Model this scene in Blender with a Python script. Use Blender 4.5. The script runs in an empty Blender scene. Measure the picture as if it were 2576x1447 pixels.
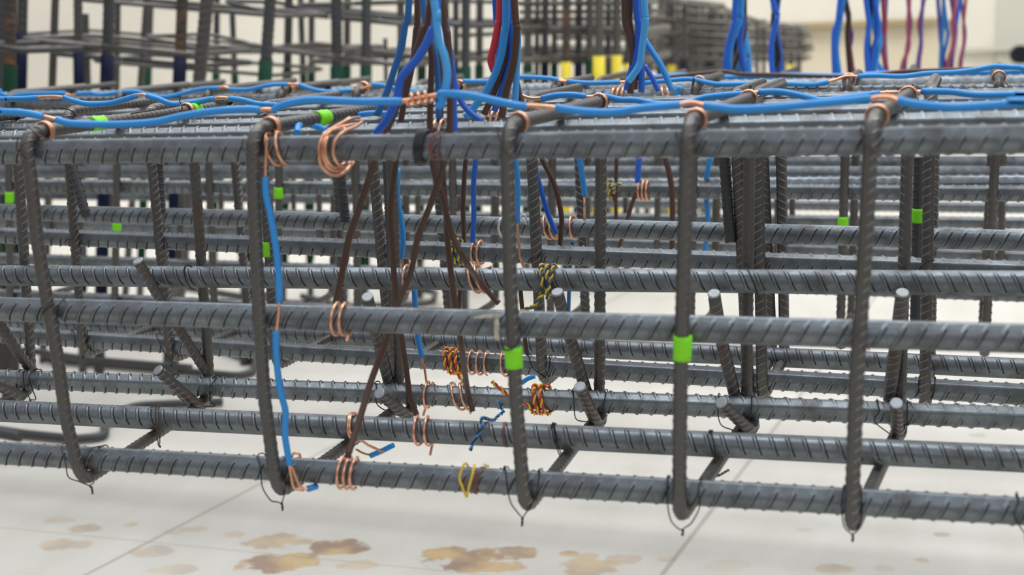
import bpy, math, random
import numpy as np
from mathutils import Matrix

# ---------------------------------------------------------------- camera
W, H, F = 2576, 1447, 3300.0
CX, CY = W/2, H/2
CZ = 0.87                                   # lens height above the slab (m)
def nrm(v):
    v = np.array(v, float); return v/np.linalg.norm(v)
_t = (CY-50.0)/F*math.cos(math.atan(.038)); _nd = F/_t
UP = -nrm([_nd*math.sin(math.atan(.038)), -_nd*math.cos(math.atan(.038)), -F])
XA = -nrm([-10700-CX, -(50+.038*(CX+10700)-CY), -F]); XA = nrm(XA-UP*XA.dot(UP)); YA_ = np.cross(UP, XA)
R = np.array([XA, YA_, UP]); CAM = np.array([0, 0, CZ])
scene = bpy.context.scene
cd = bpy.data.cameras.new('camera'); cam = bpy.data.objects.new('camera', cd)
scene.collection.objects.link(cam); scene.camera = cam
M4 = Matrix([[*R[0], 0], [*R[1], 0], [*R[2], CZ], [0, 0, 0, 1]]); cam.matrix_world = M4
cd.sensor_width = 36; cd.lens = F/W*36; cd.clip_start = .05; cd.clip_end = 100
cd.dof.use_dof = True; cd.dof.focus_distance = 1.52; cd.dof.aperture_fstop = 4.6
cd.dof.aperture_blades = 7
# ---------------------------------------------------------------- light
w = bpy.data.worlds.new('world'); scene.world = w; w.use_nodes = True
nt = w.node_tree; bg = nt.nodes['Background']
tc = nt.nodes.new('ShaderNodeTexCoord'); sep = nt.nodes.new('ShaderNodeSeparateXYZ'); cr = nt.nodes.new('ShaderNodeValToRGB')
nt.links.new(tc.outputs['Generated'], sep.inputs[0]); nt.links.new(sep.outputs[2], cr.inputs[0])
cr.color_ramp.elements[0].position = 0.0; cr.color_ramp.elements[0].color = (.30, .29, .28, 1)
cr.color_ramp.elements[1].position = .62; cr.color_ramp.elements[1].color = (1.0, 1.06, 1.15, 1)
nt.links.new(cr.outputs[0], bg.inputs[0]); bg.inputs[1].default_value = .62
def area(name, loc, rot, sx, sy, e, col):
    l = bpy.data.lights.new(name, 'AREA'); l.shape = 'RECTANGLE'; l.size = sx; l.size_y = sy; l.energy = e; l.color = col
    o = bpy.data.objects.new(name, l); scene.collection.objects.link(o); o.location = loc; o.rotation_euler = rot
area('roof_skylight', (0, 2.2, 4.2), (0, 0, 0), 5, 1.3, 150, (.93, .97, 1.0))
area('rear_wall_fill', (-0.6, 6.4, 4.6), (math.radians(16), 0, 0), 11, 2.0, 400, (1.0, .98, .94))  # added fill lamp, no such source in view; brightens the back wall
area('side_daylight', (2.0, -1.6, 3.0), (math.radians(48), 0, math.radians(38)), 3, 1.2, 24, (.98, .98, 1.0))
vs = scene.view_settings; vs.view_transform = 'Standard'; vs.look = 'None'; vs.gamma = 1; vs.use_curve_mapping = False
vs.exposure = 0.0

# ---------------------------------------------------------------- pixel rays
def ray(px, py): return R@np.array([px-CX, CY-py, -F])/F
def P(px, py, Y): d = ray(px, py); return CAM+d*(Y/d[1])
def PF(px, py, z=0.0): d = ray(px, py); return CAM+d*((z-CZ)/d[2])
def proj(p):
    c = R.T@(np.array(p)-CAM); return np.array([CX+F*c[0]/-c[2], CY-F*c[1]/-c[2], -c[2]])
def PX(px, Y, z):                            # the point of depth row Y and height z that stands at column px
    a = np.array([0, Y, z]); lo, hi = -9., 2.4*Y
    for _ in range(50):
        m = (lo+hi)/2; a[0] = m
        if proj(a)[0] < px: lo = m
        else: hi = m
    return a.copy()
def YZ(px, py, Z): d = ray(px, py); return d[1]*Z      # depth row of a point Z metres down the axis

# ---------------------------------------------------------------- materials
def mat(name, col, rough=.5, metal=0., spec=.5, noise=None, bump=0., bscale=300, rough_var=0.):
    m = bpy.data.materials.new(name); m.use_nodes = True; t = m.node_tree; b = t.nodes['Principled BSDF']
    b.inputs['Base Color'].default_value = (*col, 1); b.inputs['Roughness'].default_value = rough
    b.inputs['Metallic'].default_value = metal; b.inputs['Specular IOR Level'].default_value = spec
    if noise or bump or rough_var:
        tcn = t.nodes.new('ShaderNodeTexCoord')
    if noise:
        c2, sc, lo, hi = noise
        n = t.nodes.new('ShaderNodeTexNoise'); n.inputs['Scale'].default_value = sc; n.inputs['Detail'].default_value = 8
        n.inputs['Roughness'].default_value = .65
        mr = t.nodes.new('ShaderNodeMapRange'); mr.inputs[1].default_value = lo; mr.inputs[2].default_value = hi
        mx = t.nodes.new('ShaderNodeMix'); mx.data_type = 'RGBA'
        mx.inputs[6].default_value = (*col, 1); mx.inputs[7].default_value = (*c2, 1)
        t.links.new(tcn.outputs['Object'], n.inputs[0]); t.links.new(n.outputs[0], mr.inputs[0])
        t.links.new(mr.outputs[0], mx.inputs[0]); t.links.new(mx.outputs[2], b.inputs['Base Color'])
        if rough_var:
            m2 = t.nodes.new('ShaderNodeMath'); m2.operation = 'MULTIPLY_ADD'; m2.inputs[1].default_value = rough_var; m2.inputs[2].default_value = rough
            t.links.new(mr.outputs[0], m2.inputs[0]); t.links.new(m2.outputs[0], b.inputs['Roughness'])
    if bump:
        n = t.nodes.new('ShaderNodeTexNoise'); n.inputs['Scale'].default_value = bscale; n.inputs['Detail'].default_value = 5
        bp = t.nodes.new('ShaderNodeBump'); bp.inputs['Strength'].default_value = bump; bp.inputs['Distance'].default_value = .001
        t.links.new(tcn.outputs['Object'], n.inputs[0]); t.links.new(n.outputs[0], bp.inputs['Height'])
        t.links.new(bp.outputs[0], b.inputs['Normal'])
    return m
M = {}
M['steel'] = mat('mill_scale_steel', (.205, .228, .245), .31, .68, .55, ((.095, .095, .094), 38, .42, .74), .35, 600, .2)
M['link'] = mat('brownish_link_steel', (.125, .118, .110), .36, .6, .5, ((.115, .07, .045), 30, .50, .82), .4, 800, .15)
M['shade_grime'] = mat('rib_flank_shade_grime', (.045, .036, .031), .65, .2, .3)  # dark brown on one rib flank: grime plus painted-in shade of the rib
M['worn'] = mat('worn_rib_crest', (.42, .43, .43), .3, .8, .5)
M['dark'] = mat('dark_steel', (.07, .072, .075), .5, .4, .5, ((.10, .075, .055), 30, .5, .8))
M['rust'] = mat('rusty_steel', (.07, .06, .055), .6, .3, .4, ((.30, .14, .05), 14, .5, .7))
M['cut'] = mat('sheared_steel', (.42, .44, .46), .42, .85, .6, ((.5, .5, .5), 300, .4, .7), .6, 900)
M['tie'] = mat('annealed_tie_wire', (.03, .028, .027), .45, .6)
M['tieb'] = mat('brown_tie_wire', (.10, .065, .05), .5, .5)
M['cu'] = mat('bare_copper', (.90, .47, .30), .30, .9, .5, ((.62, .30, .18), 120, .45, .75))
M['blue'] = mat('sky_blue_insulation', (.036, .295, .73), .42, 0, .45)
M['royal'] = mat('royal_blue_insulation', (.022, .13, .60), .38, 0, .45)
M['light'] = mat('light_blue_insulation', (.075, .38, .80), .42, 0, .45)
M['petrol'] = mat('dull_blue_insulation', (.025, .15, .42), .45, 0, .45)
M['brown'] = mat('brown_insulation', (.085, .042, .028), .42, 0, .45)
M['red'] = mat('red_insulation', (.60, .035, .05), .4)
M['crimson'] = mat('crimson_insulation', (.36, .06, .10), .45)
M['violet'] = mat('violet_insulation', (.10, .07, .30), .45)
M['yellow'] = mat('yellow_insulation', (.85, .55, .03), .42)
M['black'] = mat('black_insulation', (.012, .013, .016), .4)
M['teal'] = mat('slate_blue_insulation', (.03, .10, .17), .42)
M['tape'] = mat('fluorescent_green_tape', (.22, .85, .012), .45, 0, .4, ((.28, .75, .02), 60, .4, .7))
M['paintred'] = mat('red_marking_paint', (.20, .045, .04), .5, .2, .4, ((.10, .085, .085), 200, .42, .56))
M['rag'] = mat('pale_fabric_strip', (.62, .58, .48), .9, 0, .2, ((.42, .36, .26), 90, .45, .6))
M['white'] = mat('white_plastic', (.72, .72, .72), .4)
M['green'] = mat('dark_green_paint', (.005, .042, .022), .6, 0, .15, ((.06, .08, .02), 20, .55, .75))
M['navy'] = mat('navy_paint', (.006, .010, .034), .6, 0, .15, ((.05, .035, .03), 25, .6, .8))
M['blk'] = mat('black_paint', (.008, .012, .018), .6, 0, .15)
M['ypaint'] = mat('yellow_paint', (.80, .62, .02), .5)
M['wall'] = mat('cream_wall', (.70, .665, .575), .85, 0, .2, ((.62, .59, .52), 1.2, .35, .7))
M['wall2'] = mat('warm_cream_wall', (.64, .57, .43), .85, 0, .2, ((.58, .52, .40), 1.2, .35, .7))
M['wall3'] = mat('grey_green_wall', (.52, .51, .44), .85, 0, .2)
M['trim'] = mat('ochre_trim', (.36, .28, .14), .7)

# ---------------------------------------------------------------- mesh helpers
def resample(pts, step):
    pts = np.array(pts, float); d = np.r_[0, np.cumsum(np.linalg.norm(np.diff(pts, axis=0), axis=1))]
    n = max(2, int(d[-1]/step)+1); s = np.linspace(0, d[-1], n)
    return np.c_[[np.interp(s, d, pts[:, i]) for i in range(3)]].T
def smooth(pts, per=8):                      # Catmull-Rom through the points
    p = np.array(pts, float)
    if len(p) < 3: return p
    p = np.vstack([2*p[0]-p[1], p, 2*p[-1]-p[-2]]); out = []
    for i in range(1, len(p)-2):
        a, b, c, d = p[i-1:i+3]
        for t in np.arange(per)/per:
            out.append(.5*((2*b)+(c-a)*t+(2*a-5*b+4*c-d)*t*t+(3*b-a-3*c+d)*t**3))
    out.append(p[-2]); return np.array(out)
def fillet(pts, r, n=9):
    pts = [np.array(q, float) for q in pts]; out = [pts[0]]
    for a, b, c in zip(pts, pts[1:], pts[2:]):
        u, v = nrm(a-b), nrm(c-b); ang = math.acos(max(-1, min(1, u@v)))
        if ang > 2.9: out.append(b); continue
        t = min(r/math.tan(ang/2), .48*np.linalg.norm(a-b), .48*np.linalg.norm(c-b))
        p0, p1 = b+u*t, b+v*t
        for k in range(n+1):
            s = k/n; out.append((1-s)**2*p0+2*s*(1-s)*b+s*s*p1)
    out.append(pts[-1]); return np.array(out)
def frames(p, n0=(0, 0, 1)):
    T = np.gradient(p, axis=0); T /= np.linalg.norm(T, axis=1)[:, None]+1e-12
    N = np.zeros_like(p); v = np.array(n0, float)
    if abs(v@T[0]) > .93: v = np.array([0, -1., 0]) if abs(T[0][1]) < .9 else np.array([1., 0, 0])
    for i in range(len(p)):
        v = v-T[i]*(v@T[i]); v /= np.linalg.norm(v)+1e-12; N[i] = v
    return T, N, np.cross(T, N)
def grid_faces(nr, k, caps=True, base=0):
    f = []
    for j in range(nr-1):
        a = base+j*k; b = a+k
        f += [(a+i, a+(i+1) % k, b+(i+1) % k, b+i) for i in range(k)]
    if caps:
        f.append(tuple(base+i for i in range(k))[::-1]); f.append(tuple(base+(nr-1)*k+i for i in range(k)))
    return f
def tube(p, r, k=10, rfun=None):
    T, N, B = frames(p); a = np.arange(k)*2*math.pi/k
    rr = np.full(len(p), r) if rfun is None else np.array([r*rfun(i/(len(p)-1)) for i in range(len(p))])
    v = p[:, None]+rr[:, None, None]*(N[:, None]*np.cos(a)[None, :, None]+B[:, None]*np.sin(a)[None, :, None])
    return v.reshape(-1, 3), grid_faces(len(p), k)
def wire(px, r, k=10, per=8): return tube(smooth(px, per), r, k)
def rebar(path, r, pitch=None, ang0=0., lean=1., det=1, seed=0, longrib=True, rh=.115, mark_rings=(6, 7)):
    """ribbed bar swept on a path: crescent ribs between two longitudinal ribs"""
    pitch = pitch or r*1.25
    p = resample(path, min(pitch/3, .004)); s = np.r_[0, np.cumsum(np.linalg.norm(np.diff(p, axis=0), axis=1))]
    T, N, B = frames(p); L = s[-1]
    half = [.10]+[.20+(math.pi-.40)*i/(6 if det else 4) for i in range(7 if det else 5)]+[math.pi-.10]
    ph = np.array(half+[x+math.pi for x in half]); K = len(ph)
    lr = np.array([1. if (abs(((x+math.pi/2) % math.pi)-math.pi/2) < .15) else 0 for x in ph])
    cres = np.sin(np.clip((ph % math.pi-.2)/(math.pi-.4), 0, 1)*math.pi)**.45
    tri = np.where(ph < math.pi, ph/math.pi, (2*math.pi-ph)/math.pi)-.5
    prof = [(0, 0), (.13, 0), (.17, 0), (.205, .6), (.26, 1), (.32, 1), (.375, .6), (.41, 0), (.475, 0)] if det else [(0, 0), (.2, 1), (.45, 0)]
    n = max(1, int(L/pitch)); js = []; hs = []
    rnd = random.Random(seed)
    for i in range(n):
        for a, h in prof: js.append((i+a)*pitch); hs.append(h)
    js.append(L); hs.append(0); js = np.array(js); hs = np.array(hs)
    sh = lean*r*.95
    S = np.clip(js[:, None]+sh*tri[None, :], 0, L)
    rad = r*(.93+.0*S)+r*rh*cres[None, :]*hs[:, None]+(r*.075*lr[None, :] if longrib else 0)
    C = np.stack([np.interp(S, s, p[:, i]) for i in range(3)], -1)
    Nn = np.stack([np.interp(S, s, N[:, i]) for i in range(3)], -1); Bb = np.stack([np.interp(S, s, B[:, i]) for i in range(3)], -1)
    marks = set(mark_rings) if det else set(); npf = len(prof); cm = np.array([min(cres[i], cres[(i+1) % K]) for i in range(K)])
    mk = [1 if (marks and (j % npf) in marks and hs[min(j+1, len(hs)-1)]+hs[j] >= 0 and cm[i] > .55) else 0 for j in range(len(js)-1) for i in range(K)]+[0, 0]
    a = (ph+ang0)[None, :, None]
    v = C+rad[..., None]*(Nn*np.cos(a)+Bb*np.sin(a))
    return v.reshape(-1, 3), grid_faces(len(js), K), mk
def merge(*ms):
    V = []; Fc = []; b = 0
    for v, f in ms:
        V.append(np.asarray(v)); Fc += [tuple(i+b for i in q) for q in f]; b += len(v)
    return np.vstack(V), Fc
def box(x0, x1, y0, y1, z0, z1):
    v = [(x, y, z) for x in (x0, x1) for y in (y0, y1) for z in (z0, z1)]
    return np.array(v, float), [(0, 1, 3, 2), (4, 6, 7, 5), (0, 4, 5, 1), (2, 3, 7, 6), (0, 2, 6, 4), (1, 5, 7, 3)]
def obj(name, vf, m, parent=None, flat=False, label=None):
    v, f = vf[0], vf[1]; v = np.asarray(v, float)
    o0 = np.array(parent['_o']) if parent is not None else (v.min(0)+v.max(0))/2*np.array([1, 1, 0])+np.array([0, 0, v[:, 2].min()])
    me = bpy.data.meshes.new(name); me.from_pydata((v-o0).tolist(), [], f)
    if not flat: me.polygons.foreach_set('use_smooth', [len(q) < 6 for q in f])
    me.materials.append(M[m] if isinstance(m, str) else m)
    if len(vf) > 2 and any(vf[2]): me.materials.append(M['worn' if m == 'link' else 'shade_grime']); me.polygons.foreach_set('material_index', vf[2])
    me.update()
    o = bpy.data.objects.new(name, me); scene.collection.objects.link(o)
    if parent is not None: o.parent = parent
    else: o.location = o0
    o['_o'] = list(map(float, o0))
    if label: o['label'] = label
    return o
def tag(o, label, cat, group=None, kind=None):
    if kind: o['kind'] = kind
    if label: o['label'] = label
    if cat: o['category'] = cat
    if group: o['group'] = group
    return o
def thing(name, label, cat, loc, group=None):
    o = bpy.data.objects.new(name, None); scene.collection.objects.link(o); o.location = loc; o.empty_display_size = .01
    o['_o'] = list(map(float, loc)); return tag(o, label, cat, group)

# ---------------------------------------------------------------- depth rows of the cages
ROWS = dict(A1=(1.07, 1.07), A2=(1.20, 1.20), A3=(1.32, 1.32), B1=(1.53, 1.42), B2=(1.70, 1.56),
            C1=(2.05, 1.95), C1b=(2.083, 1.983), C2=(2.22, 2.12), D1=(2.50, 2.42), D2=(2.70, 2.62), E1=(3.0, 2.95))
def rowY(row, px): a, b = ROWS[row]; return a+(b-a)*max(-.2, min(1.2, px/2576))
class Bar:                                   # straight bar known by its height at both picture edges
    def __init__(s, row, yl, yr, r=.0122):
        s.row = row; s.r = r
        s.a = P(0, yl, ROWS[row][0]); s.b = P(2576, yr, ROWS[row][1]); s.d = nrm(s.b-s.a)
    def at(s, px):
        lo, hi = -2., 3.
        for _ in range(40):
            m = (lo+hi)/2
            if proj(s.a+(s.b-s.a)*m)[0] < px: lo = m
            else: hi = m
        return s.a+(s.b-s.a)*lo
BARS = {}
def long_bar(key, row, yl, yr, label, r=.0122, ang=0., lean=1., det=1, x0=-330, x1=2900, m='steel', grp=None):
    b = Bar(row, yl, yr, r); BARS[key] = b
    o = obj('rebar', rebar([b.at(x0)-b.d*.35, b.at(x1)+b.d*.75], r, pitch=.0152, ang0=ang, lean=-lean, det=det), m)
    tag(o, label, 'rebar', grp); return o
R_ = math.radians
G1 = 'long bars of the nearest cage'; G2 = 'long bars of the second cage'; G3 = 'long bars of the cages behind'
F1o = long_bar('F1', 'A1', 383, 350, 'thick front top rebar of the nearest cage, under the nearest blue wire', ang=R_(35), lean=1.6, grp=G1)
F2o = long_bar('F2', 'A1', 778, 852, 'thick front middle rebar of the nearest cage, crossing the picture at mid height', ang=R_(8), lean=1.65, grp=G1)
F3o = long_bar('F3', 'A1', 1140, 1287, 'thick front bottom rebar, lowest long bar in the picture', ang=R_(12), lean=1.5, grp=G1)
long_bar('t2', 'A2', 357, 311, 'top rebar directly behind the front top rebar', ang=R_(60), lean=.8, grp=G1)
long_bar('t3', 'A3', 337, 282, 'rear top rebar of the nearest cage, second behind the front top bar', ang=R_(55), lean=.8, grp=G1)
b2o = long_bar('b2', 'A2', 1034, 1155, 'bottom rebar directly behind the lowest front bar, pale with steep ribs', ang=R_(155), lean=1.0, grp=G1)
long_bar('b3', 'A3', 953, 1052, 'rear bottom rebar of the nearest cage, carrying the hooked tie ends', ang=R_(62), lean=1.3, grp=G1)
m2o = long_bar('m2', 'A3', 693, 713, 'rear middle rebar of the nearest cage with backward leaning ribs', ang=R_(170), lean=1.3, grp=G1)
long_bar('m3', 'B1', 592, 684, 'front middle rebar of the second cage with bright ridge on top', ang=R_(50), lean=1.5, r=.0120, grp=G2)
long_bar('m4', 'B2', 533, 606, 'rear middle rebar of the second cage with forward leaning ribs', ang=R_(5), lean=1.6, grp=G2)
long_bar('b4', 'B1', 842, 993, 'front bottom rebar of the second cage, wavy ribbed edges', ang=R_(45), lean=1.4, grp=G2)
long_bar('b5', 'B2', 808, 928, 'rear bottom rebar of the second cage, shiny strip under the front middle bar', ang=R_(150), lean=1.0, grp=G2)
long_bar('tB1', 'B1', 318, 263, 'front top rebar of the second cage', ang=R_(50), lean=.8, grp=G2, det=0)
long_bar('tB2', 'B2', 300, 246, 'rear top rebar of the second cage', ang=R_(50), lean=.8, grp=G2, det=0)
long_bar('M5', 'C1', 466, 487, 'front middle rebar of the third cage with pale ridge line', ang=R_(50), lean=1.0, grp=G3)
long_bar('M6', 'C2', 433, 438, 'rear middle rebar of the third cage, bright blurred bar', ang=R_(10), lean=1.0, det=0, grp=G3)
long_bar('M7', 'D1', 408, 410, 'middle rebar of the fourth cage just below the front top bar', ang=R_(10), lean=1.0, det=0, grp=G3)
long_bar('M8', 'C1b', 476, 456, 'lapped ribbed rebar tight above the third cage front middle bar', r=.0110, ang=R_(100), lean=1.1, det=0, grp=G3)
long_bar('tC1', 'C1', 263, 230, 'front top rebar of the third cage, beneath the farther hoop corners', ang=R_(100), lean=1.0, grp=G3)
long_bar('tC2', 'C2', 247, 207, 'rear top rebar of the third cage', ang=R_(100), lean=1.0, det=0, grp=G3)
long_bar('tD1', 'D1', 252, 206, 'front top rebar of the fourth cage, blurred at the horizon', ang=R_(40), det=0, grp=G3)
long_bar('bC1', 'C1', 742, 860, 'front bottom rebar of the third cage, seen at left above the middle bar', ang=R_(50), det=0, grp=G3)
long_bar('bC2', 'C2', 650, 742, 'rear bottom rebar of the third cage, blurred band at left', ang=R_(50), det=0, grp=G3)
long_bar('bD1', 'D1', 560, 648, 'front bottom rebar of the fourth cage, faint band at left', ang=R_(50), det=0, grp=G3)
long_bar('bD2', 'D2', 532, 562, 'rear bottom rebar of the fourth cage, pale blurred band at right', ang=R_(50), det=0, grp=G3)
long_bar('bE1', 'E1', 490, 524, 'blurred farthest bottom rebar above the pale band at right', ang=R_(50), det=0, grp=G3)

# ---------------------------------------------------------------- stirrups
ORD = ['first', 'second', 'third', 'fourth', 'fifth', 'sixth', 'seventh', 'eighth', 'ninth', 'tenth', 'eleventh', 'twelfth',
       'thirteenth', 'fourteenth', 'fifteenth', 'sixteenth', 'seventeenth', 'eighteenth', 'nineteenth', 'twentieth']
RS = .0064
def stirrup(label, grp, rows, tops, bots, ft, fb, rt=None, rb=None, mids=(), tail=None, rs=RS, det=1, m='link', ang=0., rc=.022, lean=-1.7, rh=.15, mark_rings=(4,)):
    """one closed-in link: top leg, front leg, bottom leg, rear leg (bent from one bar)"""
    yf, yr = rows; off = .0122+rs
    Yf = rowY(yf, ft)-off; zt = BARS[tops].at(ft)[2]+off; FT = PX(ft, Yf, zt)
    zb = BARS[bots].at(fb)[2]-off; FB = PX(fb, Yf, zb)
    Yr = rowY(yr, ft)+off
    RT = PX(rt, Yr, zt) if rt is not None else np.array([FT[0]+.012, Yr, zt])
    RB = PX(rb, Yr, zb) if rb is not None else np.array([FB[0]+.012, Yr, zb])
    u = nrm(RT-FT); T0 = RT+u*(tail if tail is not None else .012)+np.array([0, 0, 0])
    RT2 = RT+np.array([.0, -.0005, -.3*off])
    pts = [T0, FT]+[P(a, b, Yf) for a, b in mids]+[FB, RB, RT2]
    path = fillet([T0, FT]+[P(a, b, Yf) for a, b in mids]+[FB, RB, RT2], rc)
    o = obj('stirrup', rebar(path, rs, pitch=.0088 if det else .011, ang0=ang, lean=lean, det=0 if not det else 1, rh=rh, mark_rings=mark_rings), m)
    return tag(o, label, 'stirrup', grp)
GA = 'stirrups of the nearest cage'
A = dict(grp=GA, rh=.085, rows=('A1', 'A3'), tops='F1', bots='F3')
stirrup('leftmost link of nearest cage, only its rear leg stands at the left edge', ft=-560, fb=-420, rt=38, rb=82, **A)
S1 = stirrup('leaning rebar stirrup nearest the left edge, scratched pale leg', ft=60, fb=205, rt=480, rb=530, tail=.05,
        mids=[(78, 450), (93, 600), (112, 720), (145, 900), (165, 1050)], ang=.4, mark_rings=(), **A)
S2 = stirrup('rebar stirrup beside the long blue wire, second front leg from left', ft=635, fb=698, rt=980, rb=1006, mids=[(637, 450), (652, 800), (665, 1000)], ang=.2, mark_rings=(), **A)
S3 = stirrup('rebar stirrup with a green tape band just right of picture centre', ft=1274, fb=1320, rt=1513, rb=1507, mids=[(1283, 700), (1298, 1000)], **A)
S4 = stirrup('upright rebar stirrup with square green tape, fourth front leg from left', ft=1730, fb=1708, rt=1887, rb=1877, mids=[(1722, 600), (1712, 950)], ang=.3, mark_rings=(), **A)
S5 = stirrup('rebar stirrup with a rusty edge, rightmost full front leg', ft=2194, fb=2141, rt=2287, rb=2262, mids=[(2178, 600), (2155, 950)], ang=.5, **A)
stirrup('stirrup past the right edge, seen only by its tie', ft=2700, fb=2622, rt=2690, rb=2640, **A)
GB = 'stirrups of the second cage'
B = dict(grp=GB, rows=('B1', 'B2'), tops='tB1', bots='b4')
for k, (a, b, lb) in enumerate([(163, 210, 'left of the leaning hook tail'), (368, 430, 'left of the crooked hook end'), (655, 694, 'hidden behind the long blue wire'),
        (924, 988, 'beside the brown wires'), (1331, 1366, 'right of the centre taped leg'), (1848, 1884, 'paired with a rear leg of the nearest cage'),
        (1903, 1918, 'thin dark leg at far right of the pair'), (2341, 2326, 'standing alone near the right edge')]):
    stirrup(f'{ORD[k]} second-cage rebar stirrup from the left, {lb}', ft=a, fb=b, ang=.3*k, **B)
GC = 'stirrups of the third cage'
for k, (a, b) in enumerate([(20, 26), (298, 288), (518, 540), (703, 700), (893, 900), (1137, 1142), (1392, 1384), (1748, 1737), (2131, 2113), (2514, 2477)]):
    stirrup(f'{ORD[k]} slightly blurred stirrup of the third cage, counted from the left', GC, ('C1', 'C2'), 'tC1', 'bC1', a, b, det=0, lean=.8, rs=.0068)
GD = 'stirrups of the fourth cage'
for k, (a, b) in enumerate([(116, 121), (408, 412), (600, 606), (800, 804), (1050, 1052), (1240, 1242), (1505, 1500), (1658, 1652), (1808, 1800), (1960, 1955), (2290, 2280), (2526, 2518)]):
    stirrup(f'{ORD[k]} blurred stirrup of the fourth cage, counted from the left', GD, ('D1', 'D2'), 'tD1', 'bD1', a, b, det=0, lean=.8)

# hook ends and cross-ties
def disc_end(p, d, r, parent):
    d = nrm(d); q = np.array([p-d*.0004, p+d*.0012, p+d*.0016]); obj('cut_end', tube(q, r*.98, 14, lambda t: 1 if t < .9 else .86), 'cut', parent, label='bright sheared steel end')
def hooked(label, short, long_, grp='hooked tie ends', r=.0064, m='link'):
    """short tail toward the viewer, round the bottom bar, long tail upward"""
    path = []
    base = None
    if short:
        e, b = short; yA = ROWS['A3'][0]
        E0 = P(e[0], e[1], yA-.062); B0 = P(b[0], b[1], yA-.020)
        path += [E0, B0]
    if long_:
        yA = ROWS['A3'][0]; n = len(long_)
        lp = [P(a, b, yA-.036+.052*i/(n-1)) for i, (a, b) in enumerate(long_[:])][::-1]
        if path:
            bb = BARS['b3'].at(short[1][0]); path += [np.array([bb[0]+.004, bb[1]+.002, bb[2]-.0195]), np.array([bb[0], bb[1]+.0195, bb[2]-.006])]
            lp[0] = lp[0]
        path += lp
    pf = fillet(path, .012)
    t = thing('hooked_tie', label, 'crosstie', pf[0], grp)
    obj('tie_bar', rebar(pf, r, pitch=.0088, lean=-1.6, ang0=.9, rh=.15, mark_rings=(4,)), m, t)
    if short: disc_end(pf[0], pf[0]-pf[1], r, t)
    if long_: disc_end(pf[-1], pf[-1]-pf[-2], r, t)
    return t
hooked('crosstie with two cut hook ends, nearest to the left edge', ((398, 932), (500, 1022)), [(348, 658), (392, 735), (452, 830), (525, 945)])
hooked('crosstie with cut hook ends behind the brown wires', ((955, 990), (1022, 1046)), [(924, 748), (935, 790), (952, 860), (980, 968)])
hooked('crosstie with cut hook ends right of the centre taped leg', ((1459, 974), (1502, 1068)), [(1402, 736), (1420, 800), (1440, 870), (1476, 990)])
hooked('crosstie with bright round cut end left of the far right pair', ((1815, 1014), (1886, 1084)), [(1796, 740), (1806, 800), (1818, 870), (1850, 1000)])
hooked('crosstie with square cut hook ends beside the rusty-edged stirrup', ((2255, 1016), (2257, 1098)), [(2270, 738), (2262, 800), (2250, 900), (2236, 1005)])
hooked('dark crosstie tail running down at the left edge', None, [(-28, 765), (5, 825), (45, 885), (80, 932)])
hooked('ribbed crosstie end entering from the left edge', ((-40, 955), (60, 998)), None)
def tail(label, pts, Y, r=.0064, m='dark', name='hook_tail'):
    o = obj(name, rebar([P(a, b, Y+c) for a, b, c in pts], r, pitch=.0088, lean=.9), m); return tag(o, label, 'hook tail', 'hanging hook tails')
tail('dark hook tail slanting down at left in front of the pale bar', [(178, 402, .0), (217, 545, -.02)], 1.50)
tail('dark blurred hook tail beside the tall left rear leg', [(398, 410, 0), (406, 540, 0)], 1.58)
tail('short dark hook tail left of the first brown wire', [(852, 400, 0), (869, 562, 0)], 1.5)
tail('black hook tail with square end beside the far right pair', [(1822, 395, 0), (1838, 612, -.01)], 1.44)
tail('thin dark hook tail behind the right pair with green band', [(2313, 395, 0), (2303, 812, 0)], 1.50)
tail('blurred grey bar end left of the first brown wire', [(882, 285, 0), (898, 548, 0)], 1.997, m='link')
tail('dark bar leg standing left of the centre wires', [(975, 405, 0), (1000, 952, 0)], 1.42)

# ---------------------------------------------------------------- tape bands, paint bands
def band_on(parent_o, pa, pb, Y, r, m, name, label=None, shear=0):
    a, b = P(*pa, Y), P(*pb, Y); v, f = tube(np.array([a+(b-a)*t for t in np.linspace(0, 1, 5)]), r, 20)
    v = np.asarray(v); o0 = None
    return obj(name, (v, f), m, parent_o, label=label)
YF = 1.07-.0122-RS
band_on(S3, (1291, 872), (1294, 925), YF, .0077, 'tape', 'green_tape', 'fluorescent green tape band')
band_on(S4, (1718, 845), (1716, 906), YF, .0077, 'tape', 'green_tape', 'fluorescent green tape square')
def onleg(par, px, y0, y1, Y, r=.0072, dx=0): band_on(par, (px, y0), (px+dx, y1), Y, r, 'tape', 'green_tape', 'fluorescent green tape band')
bst = [o for o in scene.collection.objects if o.get('group') == GB]; cst = [o for o in scene.collection.objects if o.get('group') == GC]
onleg(bst[2], 670, 608, 645, rowY('B1', 670)-.0122-RS, .0074, 2)
onleg(cst[3], 701, 471, 499, rowY('C1', 700)-.0122-.0068, .0078)
onleg(cst[1], 294, 560, 581, rowY('C1', 294)-.0122-.0068, .0078)
onleg(cst[0], 24, 482, 510, rowY('C1', 12)-.0122-.0068, .0078)
onleg(cst[8], 2121, 545, 570, rowY('C1', 2122)-.0122-.0068, .0078)
ht = [o for o in scene.collection.objects if o.get('group') == 'hanging hook tails' and 'green' in o['label']][0]
onleg(ht, 2309, 524, 560, 1.50, .0071)
def band_top(par, px0, px1, Bt, dz, r=.0071):
    pass
def toptape(par, a, b, Y0, Y1):
    p, q = P(*a, Y0), P(*b, Y1); obj('green_tape', tube(np.linspace(p, q, 4), .0073, 18), 'tape', par, label='fluorescent green tape band')
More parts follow.
